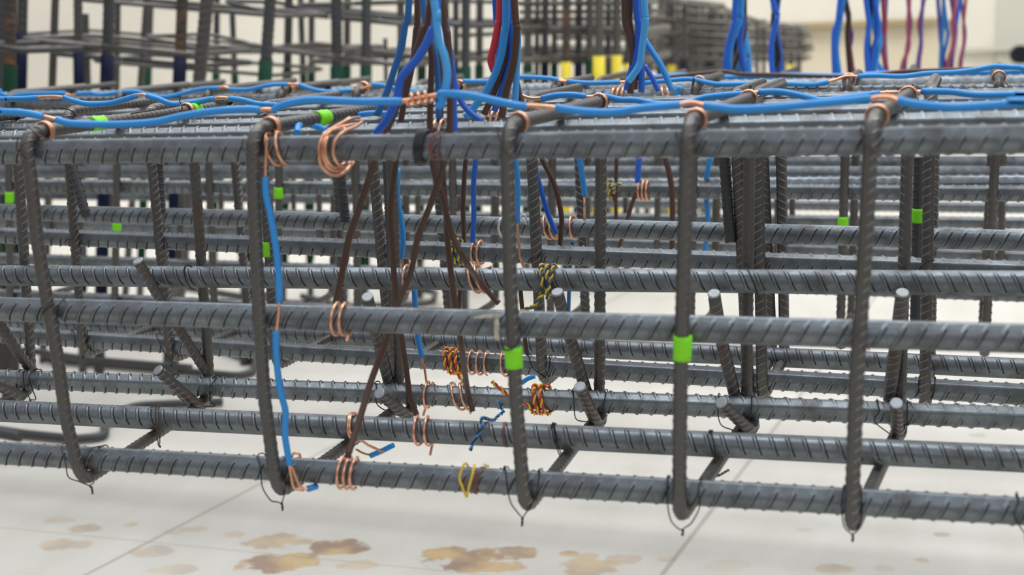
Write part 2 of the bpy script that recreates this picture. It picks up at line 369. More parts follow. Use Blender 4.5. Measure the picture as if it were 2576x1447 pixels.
def leg_line(o_ft, rows, tops, ft, rt):
    off = .0122+RS; zt = BARS[tops].at(ft)[2]+off
    return PX(ft, rowY(rows[0], ft)-off, zt), (PX(rt, rowY(rows[1], ft)+off, zt) if rt else None)
def tape_leg(par, ft, rt, px, wpx):
    a, b = leg_line(None, ('A1', 'A3'), 'F1', ft, rt); u = nrm(b-a)
    lo, hi = 0, .6
    def find(x):
        l, h = -.1, .6
        for _ in range(40):
            m_ = (l+h)/2
            if proj(a+u*m_)[0] < x: l = m_
            else: h = m_
        return a+u*l
    p, q = find(px-wpx/2), find(px+wpx/2)
    obj('green_tape', tube(np.linspace(p, q, 4), .0073, 18), 'tape', par, label='fluorescent green tape band')
tape_leg(S1, 60, 480, 243, 30); tape_leg(S1, 60, 480, 489, 18); tape_leg(S2, 635, 980, 808, 28)
def barmark(par, key, px0, px1, m, name, label, arc=(0, 2*math.pi), rr=1.03):
    b = BARS[key]; p, q = b.at(px0), b.at(px1)
    obj(name, tube(np.linspace(p, q, 4), b.r*rr+.0003, 28), m, par, label=label)
def paint(par, key, px, wd, lean_px, label='thin red paint mark'):
    """irregular painted patch lying on the front of a bar"""
    b = BARS[key]; rnd = random.Random(int(px)); v = []; f = []; n = 14; T = b.d; N = nrm(np.array([0, 0, 1])-T*T[2]); Bv = np.cross(T, N)
    for i in range(n+1):
        a = R_(-15)+R_(170)*i/n; e0 = rnd.uniform(-.25, .25)*wd; e1 = rnd.uniform(-.25, .25)*wd
        c0 = b.at(px+lean_px*(i/n-.5)-wd/2+e0); c1 = b.at(px+lean_px*(i/n-.5)+wd/2+e1)
        rr = b.r*1.01+.0003
        for c in (c0, c1): v.append(c+rr*(N*math.cos(a)+Bv*math.sin(a)))
    for i in range(n): f.append((2*i, 2*i+1, 2*i+3, 2*i+2))
    obj('paint_mark', (np.array(v), f), 'paintred', par, label=label)
paint(F1o, 'F1', 1098, 13, -10); paint(F1o, 'F1', 1114, 6, -6); paint(F3o, 'F3', 1208, 11, -14); paint(b2o, 'b2', 1274, 8, 4); paint(m2o, 'm2', 1388, 14, 16)

# ---------------------------------------------------------------- coils
def helix(key, px, turns, sp, r, lean=0, start=-200, gap=.0002, ends=(), rnd=0, k=10):
    """windings on a bar; px is the image column of the first turn at the front, sp the column step, lean the slant in px"""
    b = BARS[key]; T = b.d; N = nrm(np.array([0, 0, 1])-T*T[2]); Bv = np.cross(T, N)      # 0 deg = top, 90 = toward the viewer
    pts = []; R0 = b.r*1.06+r+gap; n = int(turns*22)+1; g = random.Random(int(px)+7)
    for i in range(n):
        t = i/22; a = R_(start)+t*2*math.pi
        fr = (t+start/360.) % 1.0                      # 0 top .. .5 bottom
        x = px+sp*t+lean*(fr-.25 if fr < .5 else .75-fr)*2
        rr = R0*(1+rnd*g.uniform(0, .08))
        c = b.at(x); pts.append(c+rr*(N*math.cos(a)+Bv*math.sin(a)))
    return pts
def cable(name, label, cat, segs, grp=None, r=.003, rc=.0014, k=10, jitter=0):
    """segs: list of (material, [points]); consecutive parts share ends"""
    t = thing(name, label, cat, segs[0][1][0], grp)
    for m, pts in segs:
        ins = m != 'cu'
        p = smooth(pts, 6) if len(pts) < 40 else np.array(pts)
        nm = 'insulation' if ins else 'bare_copper'
        obj(nm, tube(p, r if ins else rc, k), m, t, label='bare copper end' if not ins else None)
    return t
def Pl(Y, *pp): return [P(a[0], a[1], Y+(a[2] if len(a) > 2 else 0)) for a in pp]

# nearest blue wires along the stirrup corners, with bare joints
def topwire(label, row, dY, chain, r):
    Y = lambda px: rowY(row, px)+dY
    segs = [(m, [P(x, y, Y(x)) for x, y in pts]) for m, pts in chain]
    (x0, _), (x1, _) = chain[0][1][0], chain[-1][1][-1]
    if x0 < 0: segs[0][1].insert(0, segs[0][1][0]+np.array([-.3, 0, .004]))
    if x1 > 2600: segs[-1][1].append(segs[-1][1][-1]+np.array([.35, 0, -.004])); segs[-1][1].append(segs[-1][1][-1]+np.array([.45, .02, .006]))
    return cable('blue_wire', label, 'wire', segs, 'blue wires strung along the cage tops', r=r, rc=r*.62)
L1 = topwire('nearest blue wire running along the front stirrup corners, left half', 'A1', .0, [
    ('blue', [(-60, 280), (0, 281), (60, 284), (110, 294)]), ('cu', [(108, 293), (125, 297), (145, 303)]),
    ('blue', [(142, 301), (165, 308), (200, 312), (300, 313), (390, 307), (460, 292), (540, 280), (620, 275), (655, 277)]),
    ('cu', [(650, 277), (670, 276), (692, 277)]),
    ('blue', [(688, 278), (705, 267), (735, 258), (790, 251), (900, 256), (1012, 255)]),
    ('cu', [(1008, 255), (1035, 252), (1065, 246), (1105, 238)])], .0034)
def wrapring(par, c, ax, R0, r, turns=1.3, pitch=.003, a0=0):
    ax = nrm(ax); u = nrm(np.cross(ax, [0, 0, 1.])); v = np.cross(ax, u); n = int(turns*20)
    pts = [c+ax*pitch*(i/20-turns/2)+R0*(u*math.cos(a0+i/20*2*math.pi)+v*math.sin(a0+i/20*2*math.pi)) for i in range(n+1)]
    return obj('copper_wrap', tube(np.array(pts), r, 8), 'cu', par, label='bare copper turns round the joint')
wr = P(1055, 247, 1.07); wrapring(L1, wr, P(1105, 238, 1.07)-P(1010, 256, 1.07), .0048, .0014, 3.5, .0062)
L1b = topwire('nearest blue wire running along the front stirrup corners, right half', 'A1', .0, [
    ('blue', [(1100, 268), (1112, 262), (1110, 245), (1108, 236), (1150, 237), (1200, 244), (1250, 255), (1300, 266), (1325, 268)]),
    ('cu', [(1320, 266), (1360, 268), (1402, 272)]),
    ('blue', [(1398, 271), (1450, 279), (1510, 283), (1560, 281), (1620, 272), (1710, 264)]), ('cu', [(1706, 264), (1740, 259), (1774, 266)]),
    ('blue', [(1770, 266), (1820, 272), (1860, 275), (1960, 270), (2040, 262), (2130, 254), (2190, 247)]), ('cu', [(2182, 252), (2205, 246), (2240, 246), (2263, 256)]),
    ('blue', [(2258, 252), (2290, 260), (2340, 266), (2400, 270), (2480, 266), (2576, 259), (2640, 255)])], .0034)
L2 = topwire('second blue wire strung behind the nearest, left side', 'A3', .03, [
    ('blue', [(-40, 250), (20, 249), (70, 248), (95, 246)]), ('cu', [(90, 245), (130, 243), (165, 246)]),
    ('blue', [(160, 245), (190, 255), (225, 262), (275, 260), (310, 251), (345, 241)]), ('cu', [(342, 240), (358, 238), (372, 242)]),
    ('blue', [(369, 241), (400, 250), (435, 262), (480, 259), (540, 248)]), ('cu', [(537, 249), (555, 246), (580, 248)]),
    ('blue', [(577, 248), (610, 252), (650, 262), (700, 265)])], .0033)
L2b = topwire('second blue wire strung behind the nearest, right side', 'A3', .03, [
    ('cu', [(1310, 240), (1335, 248), (1365, 247)]),
    ('blue', [(1362, 248), (1400, 240), (1440, 239), (1475, 243)]), ('cu', [(1468, 243), (1485, 244), (1505, 240)]),
    ('blue', [(1500, 239), (1530, 244), (1560, 251), (1600, 252), (1640, 260), (1680, 262), (1730, 258), (1775, 245), (1830, 239), (1885, 235)]), ('cu', [(1880, 236), (1895, 233), (1912, 232)]),
    ('blue', [(1908, 232), (1960, 231), (2010, 240), (2060, 252), (2090, 251), (2150, 243), (2215, 235)]), ('cu', [(2210, 235), (2240, 233), (2322, 231)]),
    ('blue', [(2318, 230), (2390, 231), (2460, 239), (2576, 237), (2640, 236)])], .0033)
L3 = topwire('farther blue wire resting on third cage corners, left side', 'C1', -.01, [
    ('blue', [(-40, 225), (0, 234), (25, 242), (70, 236), (165, 234)]), ('cu', [(160, 235), (180, 240), (198, 236)]),
    ('blue', [(194, 236), (230, 234), (255, 238), (330, 230), (370, 237), (405, 244), (440, 240), (500, 225), (550, 221)]), ('cu', [(545, 221), (565, 219), (580, 225)]),
    ('blue', [(576, 225), (625, 225), (680, 214), (725, 212)]), ('cu', [(722, 212), (740, 212), (755, 213)]),
    ('blue', [(752, 213), (785, 224), (825, 231), (885, 227)]), ('cu', [(880, 227), (910, 223), (940, 214)]),
    ('blue', [(936, 213), (970, 216), (1010, 226), (1060, 229), (1110, 226), (1150, 215)])], .0036)
L3b = topwire('farther blue wire resting on third cage corners, right side', 'C1', -.01, [
    ('blue', [(1165, 204), (1200, 205), (1260, 204), (1300, 194), (1380, 197), (1405, 202)]), ('cu', [(1400, 202), (1415, 204), (1430, 204)]),
    ('blue', [(1426, 204), (1460, 208), (1500, 209), (1560, 207)]), ('cu', [(1556, 207), (1590, 206), (1628, 209)]),
    ('blue', [(1622, 209), (1680, 203), (1735, 199), (1780, 208), (1820, 212), (1950, 210), (2040, 213), (2085, 206)]), ('cu', [(2080, 207), (2105, 200), (2130, 192), (2162, 193)]),
    ('blue', [(2158, 192), (2200, 190), (2270, 192), (2330, 185), (2400, 182), (2450, 176), (2500, 167), (2530, 168)]), ('blue', [(2528, 168), (2576, 170), (2640, 172)])], .0036)
L4 = topwire('blurred blue wire lying on the fourth cage at right', 'D1', -.02, [('blue', [(1640, 196), (1720, 190), (1800, 196), (1900, 193), (2000, 190), (2120, 192), (2260, 184), (2400, 182), (2500, 184), (2640, 180)])], .0055)
tag(obj('brown_wire', wire([P(x, y, rowY('D1', x)-.03) for x, y in [(1560, 200), (1640, 198), (1740, 187), (1820, 180), (1860, 186), (1960, 188), (2080, 192), (2180, 190), (2270, 180), (2380, 176), (2480, 172), (2620, 168)]], .0036), 'brown'), 'blurred brown wire running along the fourth cage top', 'wire')
# copper rings that hold these wires on the top legs
def legring(par, c, ax, R0=.0082, r=.0013, turns=1.4, a0=0): wrapring(par, c, ax, R0, r, turns, .0035, a0)
LEGU = np.array([.05, 1, 0])
def legpoint(rows, tops, ft, rt, Yw, rs=RS, dz=0):
    off = .0122+rs; zt = BARS[tops].at(ft)[2]+off; a = PX(ft, rowY(rows[0], ft)-off, zt); Yr = rowY(rows[1], ft)+off
    b = PX(rt, Yr, zt) if rt is not None else np.array([a[0]+.012, Yr, zt]); u = nrm(b-a); return a+u*((Yw-a[1])/u[1]), u
for par, ft, rt in [(L1, 60, 480), (L1, 635, 980), (L1b, 1274, 1513), (L1b, 1730, 1887), (L1b, 2194, 2287)]:
    c, u = legpoint(('A1', 'A3'), 'F1', ft, rt, 1.082); wrapring(par, c, u, .0082, .0014, 2.0, .0034, ft)
for par, ft, rt in [(L2, 60, 480), (L2b, 1274, 1513), (L2b, 1730, 1887), (L2b, 2194, 2287)]:
    c, u = legpoint(('A1', 'A3'), 'F1', ft, rt, 1.33); wrapring(par, c, u, .0080, .0013, 1.6, .003, ft)
for par, ft in [(L3, 703), (L3, 893), (L3, 1137), (L3b, 1392), (L3b, 1748), (L3b, 2131), (L3b, 2514)]:
    c, u = legpoint(('C1', 'C2'), 'tC1', ft, None, rowY('C1', ft)+.012, .0068); wrapring(par, c, u, .0088, .0015, 2.2, .0036, ft)

# long blue wire and coils on the left
c1 = helix('F1', 680, 1.55, 26, .0014, lean=14, start=-30)
c1 = c1[::-1]
cable('blue_wire', 'long vertical blue wire hanging beside the second front stirrup', 'wire', [
    ('cu', c1), ('cu', Pl(1.052, (672, 345), (668, 400), (667, 450))),
    ('blue', Pl(1.052, (667, 446), (669, 490), (680, 540), (692, 610), (700, 680), (703, 760))),
    ('cu', Pl(1.052, (702, 755), (700, 795), (694, 838))),
    ('blue', Pl(1.052, (694, 834), (694, 870), (698, 930), (707, 990), (718, 1035), (716, 1085), (722, 1130), (729, 1170))),
    ('cu', Pl(1.052, (727, 1166), (733, 1200), (741, 1228), (765, 1234, .004))), ('cu', Pl(1.052, (730, 1166), (745, 1200), (757, 1226), (776, 1230, .004))),
    ('blue', Pl(1.056, (775, 1230), (796, 1224, .01)))], r=.0031)
def coil(name, label, key, px, turns, sp, lean=10, start=-40, tailpts=(), headpts=(), r=.0014, grp='copper coils wound on the bars', Y=None, rnd=.3):
    b = BARS[key]; pts = helix(key, px, turns, sp, r, lean, start, rnd=rnd); y0 = b.at(px)[1]
    pts = [P(a, c, y0+(d[0] if d else -.016)) for a, c, *d in headpts]+pts+[P(a, c, y0+(d[0] if d else -.016)) for a, c, *d in tailpts]
    o = obj(name, tube(np.array(pts), r, 9), 'cu'); return tag(o, label, 'copper wire', grp)
tag(obj('copper_coil', merge(*[wire([P(a, b, 1.07+c) for a, b, c in q], .0015, 8) for q in (
    [(905, 296, .05), (880, 300, .03), (845, 318, .005), (815, 338, -.012), (803, 372, -.018), (807, 412, -.018), (826, 435, -.014), (850, 441, -.004), (868, 432, .008), (890, 408, .02)],
    [(898, 312, .03), (868, 318, .01), (832, 330, -.008), (816, 352, -.016), (812, 385, -.018), (824, 418, -.015), (848, 430, -.006), (872, 415, .01)],
    [(912, 306, .03), (895, 318, .01), (868, 330, -.008), (845, 350, -.016), (838, 380, -.018), (846, 406, -.016), (862, 418, -.008), (884, 408, .01)],
    [(848, 316, .02), (835, 328, .0), (822, 350, -.015), (818, 380, -.019), (826, 408, -.017), (846, 422, -.008), (868, 410, .012)],
    [(880, 296, .04), (862, 312, .02), (870, 330, -.002)])]), 'cu'), 'loose bundle of bare copper turns on the front top bar', 'copper wire', 'copper coils wound on the bars')
coil('copper_coil', 'small pair of copper turns on the bar behind the black string', 't2', 1092, 1.9, 16, lean=-16, start=-60)
coil('copper_coil', 'two copper turns on the front middle bar below a brown wire', 'F2', 840, 1.9, 20, lean=-16, start=-60, tailpts=[(872, 856, -.018)])
coil('copper_coil', 'three copper turns on the lowest front bar under the brown wire', 'F3', 856, 2.7, 16, lean=-16, start=-60)
coil('copper_coil', 'single wide copper turn on the second bottom bar', 'b2', 888, 1.5, 4, lean=10, start=-90, tailpts=[(925, 1120, .01), (965, 1138, .02)])
coil('copper_coil', 'two copper turns on the second bottom bar below centre wires', 'b2', 1042, 1.9, 26, lean=-10, start=-60, tailpts=[(1088, 1118, .02), (1082, 1145, .01)])
coil('copper_coil', 'single copper loop on the rear bottom bar', 'b3', 1072, 1.1, 10, lean=-8, start=-60, headpts=[(1092, 978, .01)], tailpts=[(1065, 1045, .01)])
coil('copper_coil', 'two copper loops on the rear bottom bar beside a brown wire', 'b3', 1142, 1.9, 22, lean=20, start=-60, tailpts=[(1183, 1040, -.018)])
coil('copper_coil', 'row of copper turns on the second cage bottom bar', 'b4', 1180, 2.6, 20, lean=-8, start=-60)
coil('copper_coil', 'lone copper loop half hidden by the centre taped leg', 'b4', 1268, 1.0, 6, lean=8, start=-60)
coil('copper_coil', 'two copper turns on the nearest cage rear middle bar', 'm2', 1184, 1.9, 18, lean=20, start=-60, headpts=[(1235, 672, 0)])
coil('copper_coil', 'thin copper loop on the rear middle bar by the blue end', 'm2', 1022, 1.0, 6, lean=-2, start=-60)
coil('copper_coil', 'two copper turns on the second cage front middle bar', 'm3', 1190, 1.9, 14, lean=-8, start=-60)
coil('copper_coil', 'two copper turns on the blue wire end at the second cage', 'm4', 1372, 1.9, 14, lean=10, start=-60)
coil('copper_coil', 'single copper turn right of the two on the second cage bar', 'm4', 1440, 1.2, 6, lean=8, start=-60)
coil('copper_coil', 'three tight copper turns on the third cage middle bar', 'M5', 1606, 2.8, 10, lean=-6, start=-60, r=.0018)
coil('copper_coil', 'thin copper turn on the third cage bar beside the fourth front leg', 'M5', 1692, 1.2, 6, lean=14, start=-60, r=.0016)
coil('copper_coil', 'two tight copper turns on the farther top bar at left of centre', 'tC1', 1540, 2.9, 12, lean=-12, start=-60, r=.0017)
coil('copper_coil', 'pair of copper turns on the farther top bar right of the third bundle', 'tC1', 1668, 1.9, 14, lean=14, start=-60, r=.0017)
coil('copper_coil', 'copper turns on the top bar left of the centre stirrup', 't3', 1222, 2.7, 14, lean=-18, start=-60)
tag(obj('blue_wire', wire(Pl(1.10, (748, 335, .0), (750, 318, .02), (765, 310, .05), (800, 320, .06), (822, 328, .05)), .0032), 'blue'), 'short curved blue wire end lying on the top bars', 'wire')
tag(obj('blue_wire', wire(Pl(1.25, (880, 300), (900, 290), (940, 285), (1000, 288)), .003), 'blue'), 'short blue wire feeding the loose copper bundle', 'wire')
tag(obj('blue_wire', wire(Pl(1.96, (1703, 256), (1703, 232), (1708, 222), (1716, 225)), .0042), 'blue'), 'short hooked blue wire on the farther top bar', 'wire')
cable('blue_wire', 'small stripped blue wire lying under the second bottom bar', 'wire', [('blue', Pl(1.24, (990, 1120), (960, 1135), (932, 1147))), ('cu', Pl(1.24, (934, 1146), (912, 1140), (895, 1130)))], r=.0029, rc=.0012)
tag(obj('blue_wire', wire(Pl(1.36, (1345, 947), (1328, 953), (1312, 964)), .0026), 'blue'), 'short blue wire end peeking right of the centre taped leg', 'wire')
tag(obj('copper_loop', wire(Pl(1.13, (733, 1150), (740, 1141), (752, 1142), (756, 1152)), .0014), 'cu'), 'tiny copper loop above the lowest bar beside the blue wire', 'copper wire')

# ---------------------------------------------------------------- hanging wires
GW = 'wires of the nearest bundle'; GW2 = 'wires of the second bundle'; GW3 = 'wires of the third bundle'
def hw(m, label, Y, pts, grp, r=.003, tip=None, extend=True):
    pp = Pl(Y, *pts)
    if extend and pts[0][1] <= 0:
        d = pp[0]-pp[1]; pp = [pp[0]+nrm(d)*.10+np.array([0, 0, .12])]+pp
    nm = {'brown': 'brown_wire', 'red': 'red_wire'}.get(m, 'blue_wire')
    if tip:
        tt = cable(nm, label, 'wire', [(m, pp), ('cu', Pl(Y, *tip))], grp, r=r, rc=.0015); return tt
    return tag(obj(nm, wire(pp, r, 10, 6), m), label, 'wire', grp)
hw('petrol', 'dull blue wire on the far left of the nearest bundle', 1.22, [(1029, 0), (1020, 55), (1010, 115), (992, 175), (970, 240), (948, 290)], GW, .0034)
hw('brown', 'dark brown wire left in the nearest bundle, ending at lower copper turns', 1.26, [(1050, 0), (1046, 80), (1038, 160), (1020, 240), (1008, 310), (996, 410), (983, 518), (987, 629), (998, 767), (1010, 850), (1022, 930), (1032, 1000), (1048, 1044)], GW, .0031)
hw('brown', 'brown wire slanting left from the bundle to the front middle bar', 1.14, [(1083, 0), (1065, 75), (1040, 150), (1018, 210), (995, 275), (968, 340), (940, 415), (905, 520), (878, 600), (866, 660), (856, 710), (845, 768)], GW, .0033)
hw('royal', 'bright royal blue wire with a kink in the nearest bundle', 1.11, [(1100, 0), (1085, 80), (1055, 140), (1030, 170), (1008, 200), (998, 245), (975, 298), (944, 338)], GW, .0037)
hw('light', 'light blue wire meeting the bare copper joint', 1.075, [(1092, 0), (1098, 25), (1100, 70), (1107, 110), (1119, 145), (1125, 190), (1119, 235)], GW, .0034)
hw('brown', 'brown wire crossing behind the middle bar down to lowest copper coil', 1.13, [(1112, 0), (1126, 90), (1131, 190), (1131, 320), (1117, 410), (1092, 490), (1051, 601), (1034, 684), (1001, 767, .01), (976, 849, .01), (937, 949, -.01), (907, 1047, -.04), (874, 1150, -.07)], GW, .0031)
hw('brown', 'brown wire curving right to a pointed tip on the middle bar', 1.17, [(1070, 60), (1085, 140), (1083, 240), (1082, 330), (1088, 410), (1098, 452), (1112, 490), (1136, 587), (1170, 656), (1203, 703, .06), (1240, 748, .07), (1255, 763, .07)], GW, .003)
hw('brown', 'brown wire from bundle ending right of two copper loops', 1.20, [(1090, 60), (1106, 160), (1108, 290), (1112, 400), (1117, 477), (1123, 546), (1128, 629), (1145, 772), (1159, 855), (1175, 976, .07), (1189, 1036, .07)], GW, .003)
hw('royal', 'straight royal blue wire at right of the nearest bundle', 1.15, [(1120, 60), (1138, 180), (1141, 260), (1143, 330)], GW, .0032)
hw('royal', 'dark blue wire bridging between the first and second bundles', 1.24, [(1141, 200), (1160, 255), (1185, 285), (1213, 305)], GW, .003)
hw('petrol', 'thin dull blue wire hidden between the bundle browns', 1.18, [(1063, 0), (1075, 60), (1098, 160), (1104, 300)], GW, .0028)
cable('blue_wire', 'blue wire behind brown one, bare tip above rear middle bar', 'wire', [('blue', Pl(1.36, (1000, 425), (1000, 500), (1010, 560), (1014, 610), (1008, 650))), ('cu', Pl(1.36, (1010, 646), (1013, 668), (1014, 674)))], r=.0033)
cable('blue_wire', 'blue wire between middle bars with copper ending on bottom bar', 'wire', [('blue', Pl(1.36, (1042, 725), (1046, 790), (1052, 852), (1062, 900))), ('cu', Pl(1.36, (1060, 895), (1068, 930), (1074, 968)))], r=.0032)
hw('royal', 'bright blue wire dropping to copper turns left of centre leg', 1.42, [(1198, 380), (1196, 410), (1191, 470), (1192, 540), (1189, 610)], GW2, .003)
cable('blue_wire', 'blue wire just right of the centre leg with bare end', 'wire', [('blue', Pl(1.40, (1290, 380), (1298, 415), (1303, 480), (1301, 560))), ('cu', Pl(1.40, (1301, 558), (1305, 610), (1308, 645), (1318, 674)))], r=.0031)
hw('royal', 'blue wire slanting down right to copper turns on second cage bar', 1.50, [(1340, 400), (1356, 460), (1376, 530), (1399, 588)], GW2, .0031, tip=[(1397, 584), (1403, 602)])
hw('brown', 'brown wire curving down right of the green taped bar', 1.48, [(1355, 380), (1368, 410), (1394, 463), (1412, 540), (1411, 590), (1408, 625)], GW2, .0031)
cable('blue_wire', 'blue wire with long bare copper tip below front top bar', 'wire', [('blue', Pl(1.6, (1455, 390), (1461, 420), (1470, 480), (1471, 492))), ('cu', Pl(1.6, (1470, 488), (1470, 555)))], r=.0036)
hw('brown', 'thin brown wire with printed marks down left of centre leg', 1.53, [(1176, 380), (1170, 420), (1165, 520), (1167, 615), (1160, 700), (1154, 780)], GW2, .003)
hw('brown', 'straight brown wire between the copper tip and the coil', 1.974, [(1552, 262), (1551, 395), (1549, 480), (1550, 560)], GW3, .003)
hw('royal', 'short blue wire above the three tight copper turns', 1.93, [(1608, 395), (1605, 430), (1604, 460)], GW3, .0045)
hw('brown', 'brown wire slanting left below the three tight copper turns', 1.97, [(1600, 490), (1591, 510), (1579, 551), (1557, 625)], GW3, .0034)
hw('brown', 'brown wire left of the fourth front leg under the top bar', 1.9, [(1672, 395), (1682, 430), (1690, 480), (1692, 560), (1690, 640)], GW3, .0042)
cable('blue_wire', 'blurred blue wire right of fourth leg with bare copper break', 'wire', [('blue', Pl(2.0, (1787, 395), (1780, 430), (1777, 452))), ('cu', Pl(2.0, (1777, 448), (1775, 468), (1777, 500))), ('blue', Pl(2.0, (1777, 500), (1781, 560), (1774, 632)))], r=.004)
hw('petrol', 'thin blue wire below the second cage at the third front gap', 1.62, [(1440, 608), (1436, 650), (1432, 720), (1430, 790)], GW2, .0026)
hw('brown', 'thin brown end hanging below the middle bar at centre', 1.3365, [(1308, 716), (1310, 735), (1314, 780), (1324, 880), (1332, 892)], GW2, .0024)
# second bundle
B2Y = 1.30
hw('red', 'bright red wire on the left of the second bundle', B2Y, [(1258, -4), (1253, 60), (1243, 115), (1235, 150), (1243, 180)], GW2, .0038)
hw('royal', 'dark royal wire behind the red one in the second bundle', B2Y+.03, [(1246, -4), (1250, 60), (1256, 130), (1244, 190), (1236, 240)], GW2, .0034)
hw('blue', 'printed blue wire sweeping left out of the second bundle', B2Y-.01, [(1273, -4), (1269, 83), (1255, 160), (1228, 222), (1200, 260), (1172, 296)], GW2, .0038)
hw('brown', 'brown wire with white print on the right of the second bundle', B2Y-.02, [(1293, -4), (1300, 70), (1292, 160), (1272, 235), (1262, 295)], GW2, .0038)
hw('brown', 'brown wire between the blue ones in the second bundle', B2Y, [(1270, 20), (1276, 83), (1269, 152), (1245, 225), (1218, 288)], GW2, .0034)
hw('royal', 'royal blue wire curving in the middle of the second bundle', B2Y, [(1277, -4), (1284, 60), (1287, 130), (1273, 195), (1244, 280)], GW2, .0034)
hw('light', 'light blue wire on the right of the second bundle', B2Y+.01, [(1284, -4), (1298, 60), (1303, 100), (1300, 170), (1296, 260)], GW2, .0034)
hw('brown', 'dark brown wire end slanting right below the second bundle', B2Y+.02, [(1299, 200), (1306, 235), (1316, 262)], GW2, .003)
hw('petrol', 'dull blue wire at the back of the second bundle', B2Y+.04, [(1266, -4), (1276, 50), (1287, 100), (1281, 170), (1262, 250)], GW2, .0034)
# third bundle
B3Y = 1.80
hw('brown', 'dark brown wire on the left of the third bundle', B3Y, [(1571, -4), (1574, 60), (1590, 120), (1589, 200), (1585, 235)], GW3, .0046)
hw('brown', 'second dark brown wire in the third bundle', B3Y+.02, [(1585, -4), (1583, 50), (1593, 110), (1598, 160), (1596, 225)], GW3, .0044)
hw('royal', 'royal blue wire crossing in the third bundle', B3Y, [(1600, -4), (1606, 60), (1604, 120), (1590, 170), (1576, 226)], GW3, .0048)
hw('light', 'light blue wire on the right of the third bundle', B3Y-.02, [(1620, -4), (1624, 50), (1615, 120), (1610, 160), (1592, 190), (1580, 205)], GW3, .0048)
hw('royal', 'straight royal blue wire in the third bundle', B3Y+.02, [(1609, -4), (1612, 80), (1613, 160), (1614, 232)], GW3, .0046)
hw('blue', 'blue wire splaying right from the third bundle', B3Y+.03, [(1621, 100), (1640, 130), (1660, 160), (1677, 195), (1690, 228)], GW3, .0044)
hw('royal', 'thin royal wire at the foot of the third bundle', B3Y+.04, [(1621, 165), (1640, 195), (1656, 230)], GW3, .0036)
# farther bundles hanging from above
GF = 'farther hanging wire bundles'
def bundle(label, Y, wires, r=.0045):
    t = None
    for i, (m, pts) in enumerate(wires):
        pp = Pl(Y+.012*i, *pts); d = pp[0]-pp[1]; pp = [pp[0]+nrm(d)*.35]+pp+[pp[-1]+np.array([.01, .02, -.10]), pp[-1]+np.array([.015, .04, -.22])]
        nm = {'brown': 'brown_wire', 'red': 'red_wire', 'crimson': 'red_wire', 'violet': 'violet_wire', 'black': 'black_wire'}.get(m, 'blue_wire')
        cl = {'royal': 'royal blue', 'blue': 'sky blue', 'light': 'light blue', 'petrol': 'dull blue'}.get(m, m)
        tag(obj(nm, wire(pp, r, 8, 5), m), f'{cl} strand, {ORD[i]} of the bundle {label}', 'wire', GF)
bundle('hanging over the far cage end', 2.6, [('royal', [(1850, -4), (1846, 60), (1830, 120), (1826, 190)]), ('blue', [(1866, -4), (1862, 50), (1840, 110), (1836, 180)]),
    ('royal', [(1858, -4), (1868, 50), (1862, 110), (1876, 190), (1878, 205)]), ('brown', [(1872, 20), (1872, 80), (1856, 140), (1838, 200)]), ('blue', [(1866, 60), (1872, 120), (1860, 170), (1848, 210)]),
    ('light', [(1876, 95), (1884, 150), (1888, 210)]), ('black', [(1856, -4), (1848, 80), (1852, 150), (1842, 205)])], .0056)
bundle('right of the far cage', 2.8, [('royal', [(1943, -4), (1955, 40), (1944, 90), (1940, 140), (1945, 200)]), ('black', [(1955, -4), (1946, 45), (1950, 95), (1958, 150), (1940, 200)]),
    ('royal', [(1958, -4), (1950, 60), (1958, 110), (1963, 160), (1962, 205)]), ('petrol', [(1948, 30), (1954, 80), (1948, 140), (1950, 205)])], .0060)
bundle('left of the wall seam, twisted', 3.0, [('royal', [(2114, -4), (2108, 50), (2098, 90), (2100, 190)]), ('blue', [(2122, -4), (2112, 60), (2104, 120), (2112, 195)]),
    ('black', [(2118, -4), (2102, 85), (2098, 150), (2104, 195)]), ('brown', [(2126, -4), (2135, 40), (2132, 90), (2138, 180)])], .0058)
bundle('thin and red beside the twisted one', 3.1, [('crimson', [(2124, -4), (2136, 45), (2134, 90), (2142, 150), (2146, 192)]), ('violet', [(2132, 40), (2142, 90), (2136, 140), (2150, 192)])], .0048)
bundle('thick and blue in front of the wall seam', 3.0, [('royal', [(2178, -4), (2186, 60), (2180, 120), (2184, 190)]), ('royal', [(2200, -4), (2210, 70), (2196, 130), (2190, 188)]), ('blue', [(2208, -4), (2200, 60), (2210, 120), (2200, 185)]),
    ('black', [(2192, -4), (2184, 90), (2190, 190)]), ('blue', [(2196, 30), (2214, 100), (2204, 150), (2224, 195)]), ('crimson', [(2222, -4), (2226, 60), (2222, 120), (2232, 192)]), ('petrol', [(2228, -4), (2224, 90), (2230, 190)])], .0058)
bundle('thin, purple, fifth from the right', 3.4, [('crimson', [(2288, -4), (2284, 70), (2286, 120), (2268, 175)]), ('violet', [(2284, -4), (2290, 60), (2282, 120), (2276, 178)])], .0048)
bundle('thin, purple, fourth from the right', 3.4, [('violet', [(2322, -4), (2318, 60), (2316, 110), (2308, 172)]), ('crimson', [(2326, -4), (2312, 60), (2318, 110), (2312, 172)])], .0044)
bundle('faint, third from the right', 3.6, [('petrol', [(2374, -4), (2372, 60), (2366, 165)]), ('violet', [(2362, 40), (2366, 100), (2376, 166)]), ('blue', [(2378, 40), (2384, 90), (2370, 166)])], .005)
bundle('faint, second from the right', 3.6, [('crimson', [(2404, -4), (2396, 60), (2398, 110), (2384, 165)]), ('violet', [(2396, 20), (2404, 80), (2394, 166)]), ('royal', [(2410, 30), (2402, 80), (2390, 165)])], .005)
bundle('faint pinkish, farthest right', 3.7, [('crimson', [(2430, -4), (2424, 60), (2424, 110), (2414, 165)]), ('violet', [(2420, 20), (2428, 90), (2418, 166)])], .0042)

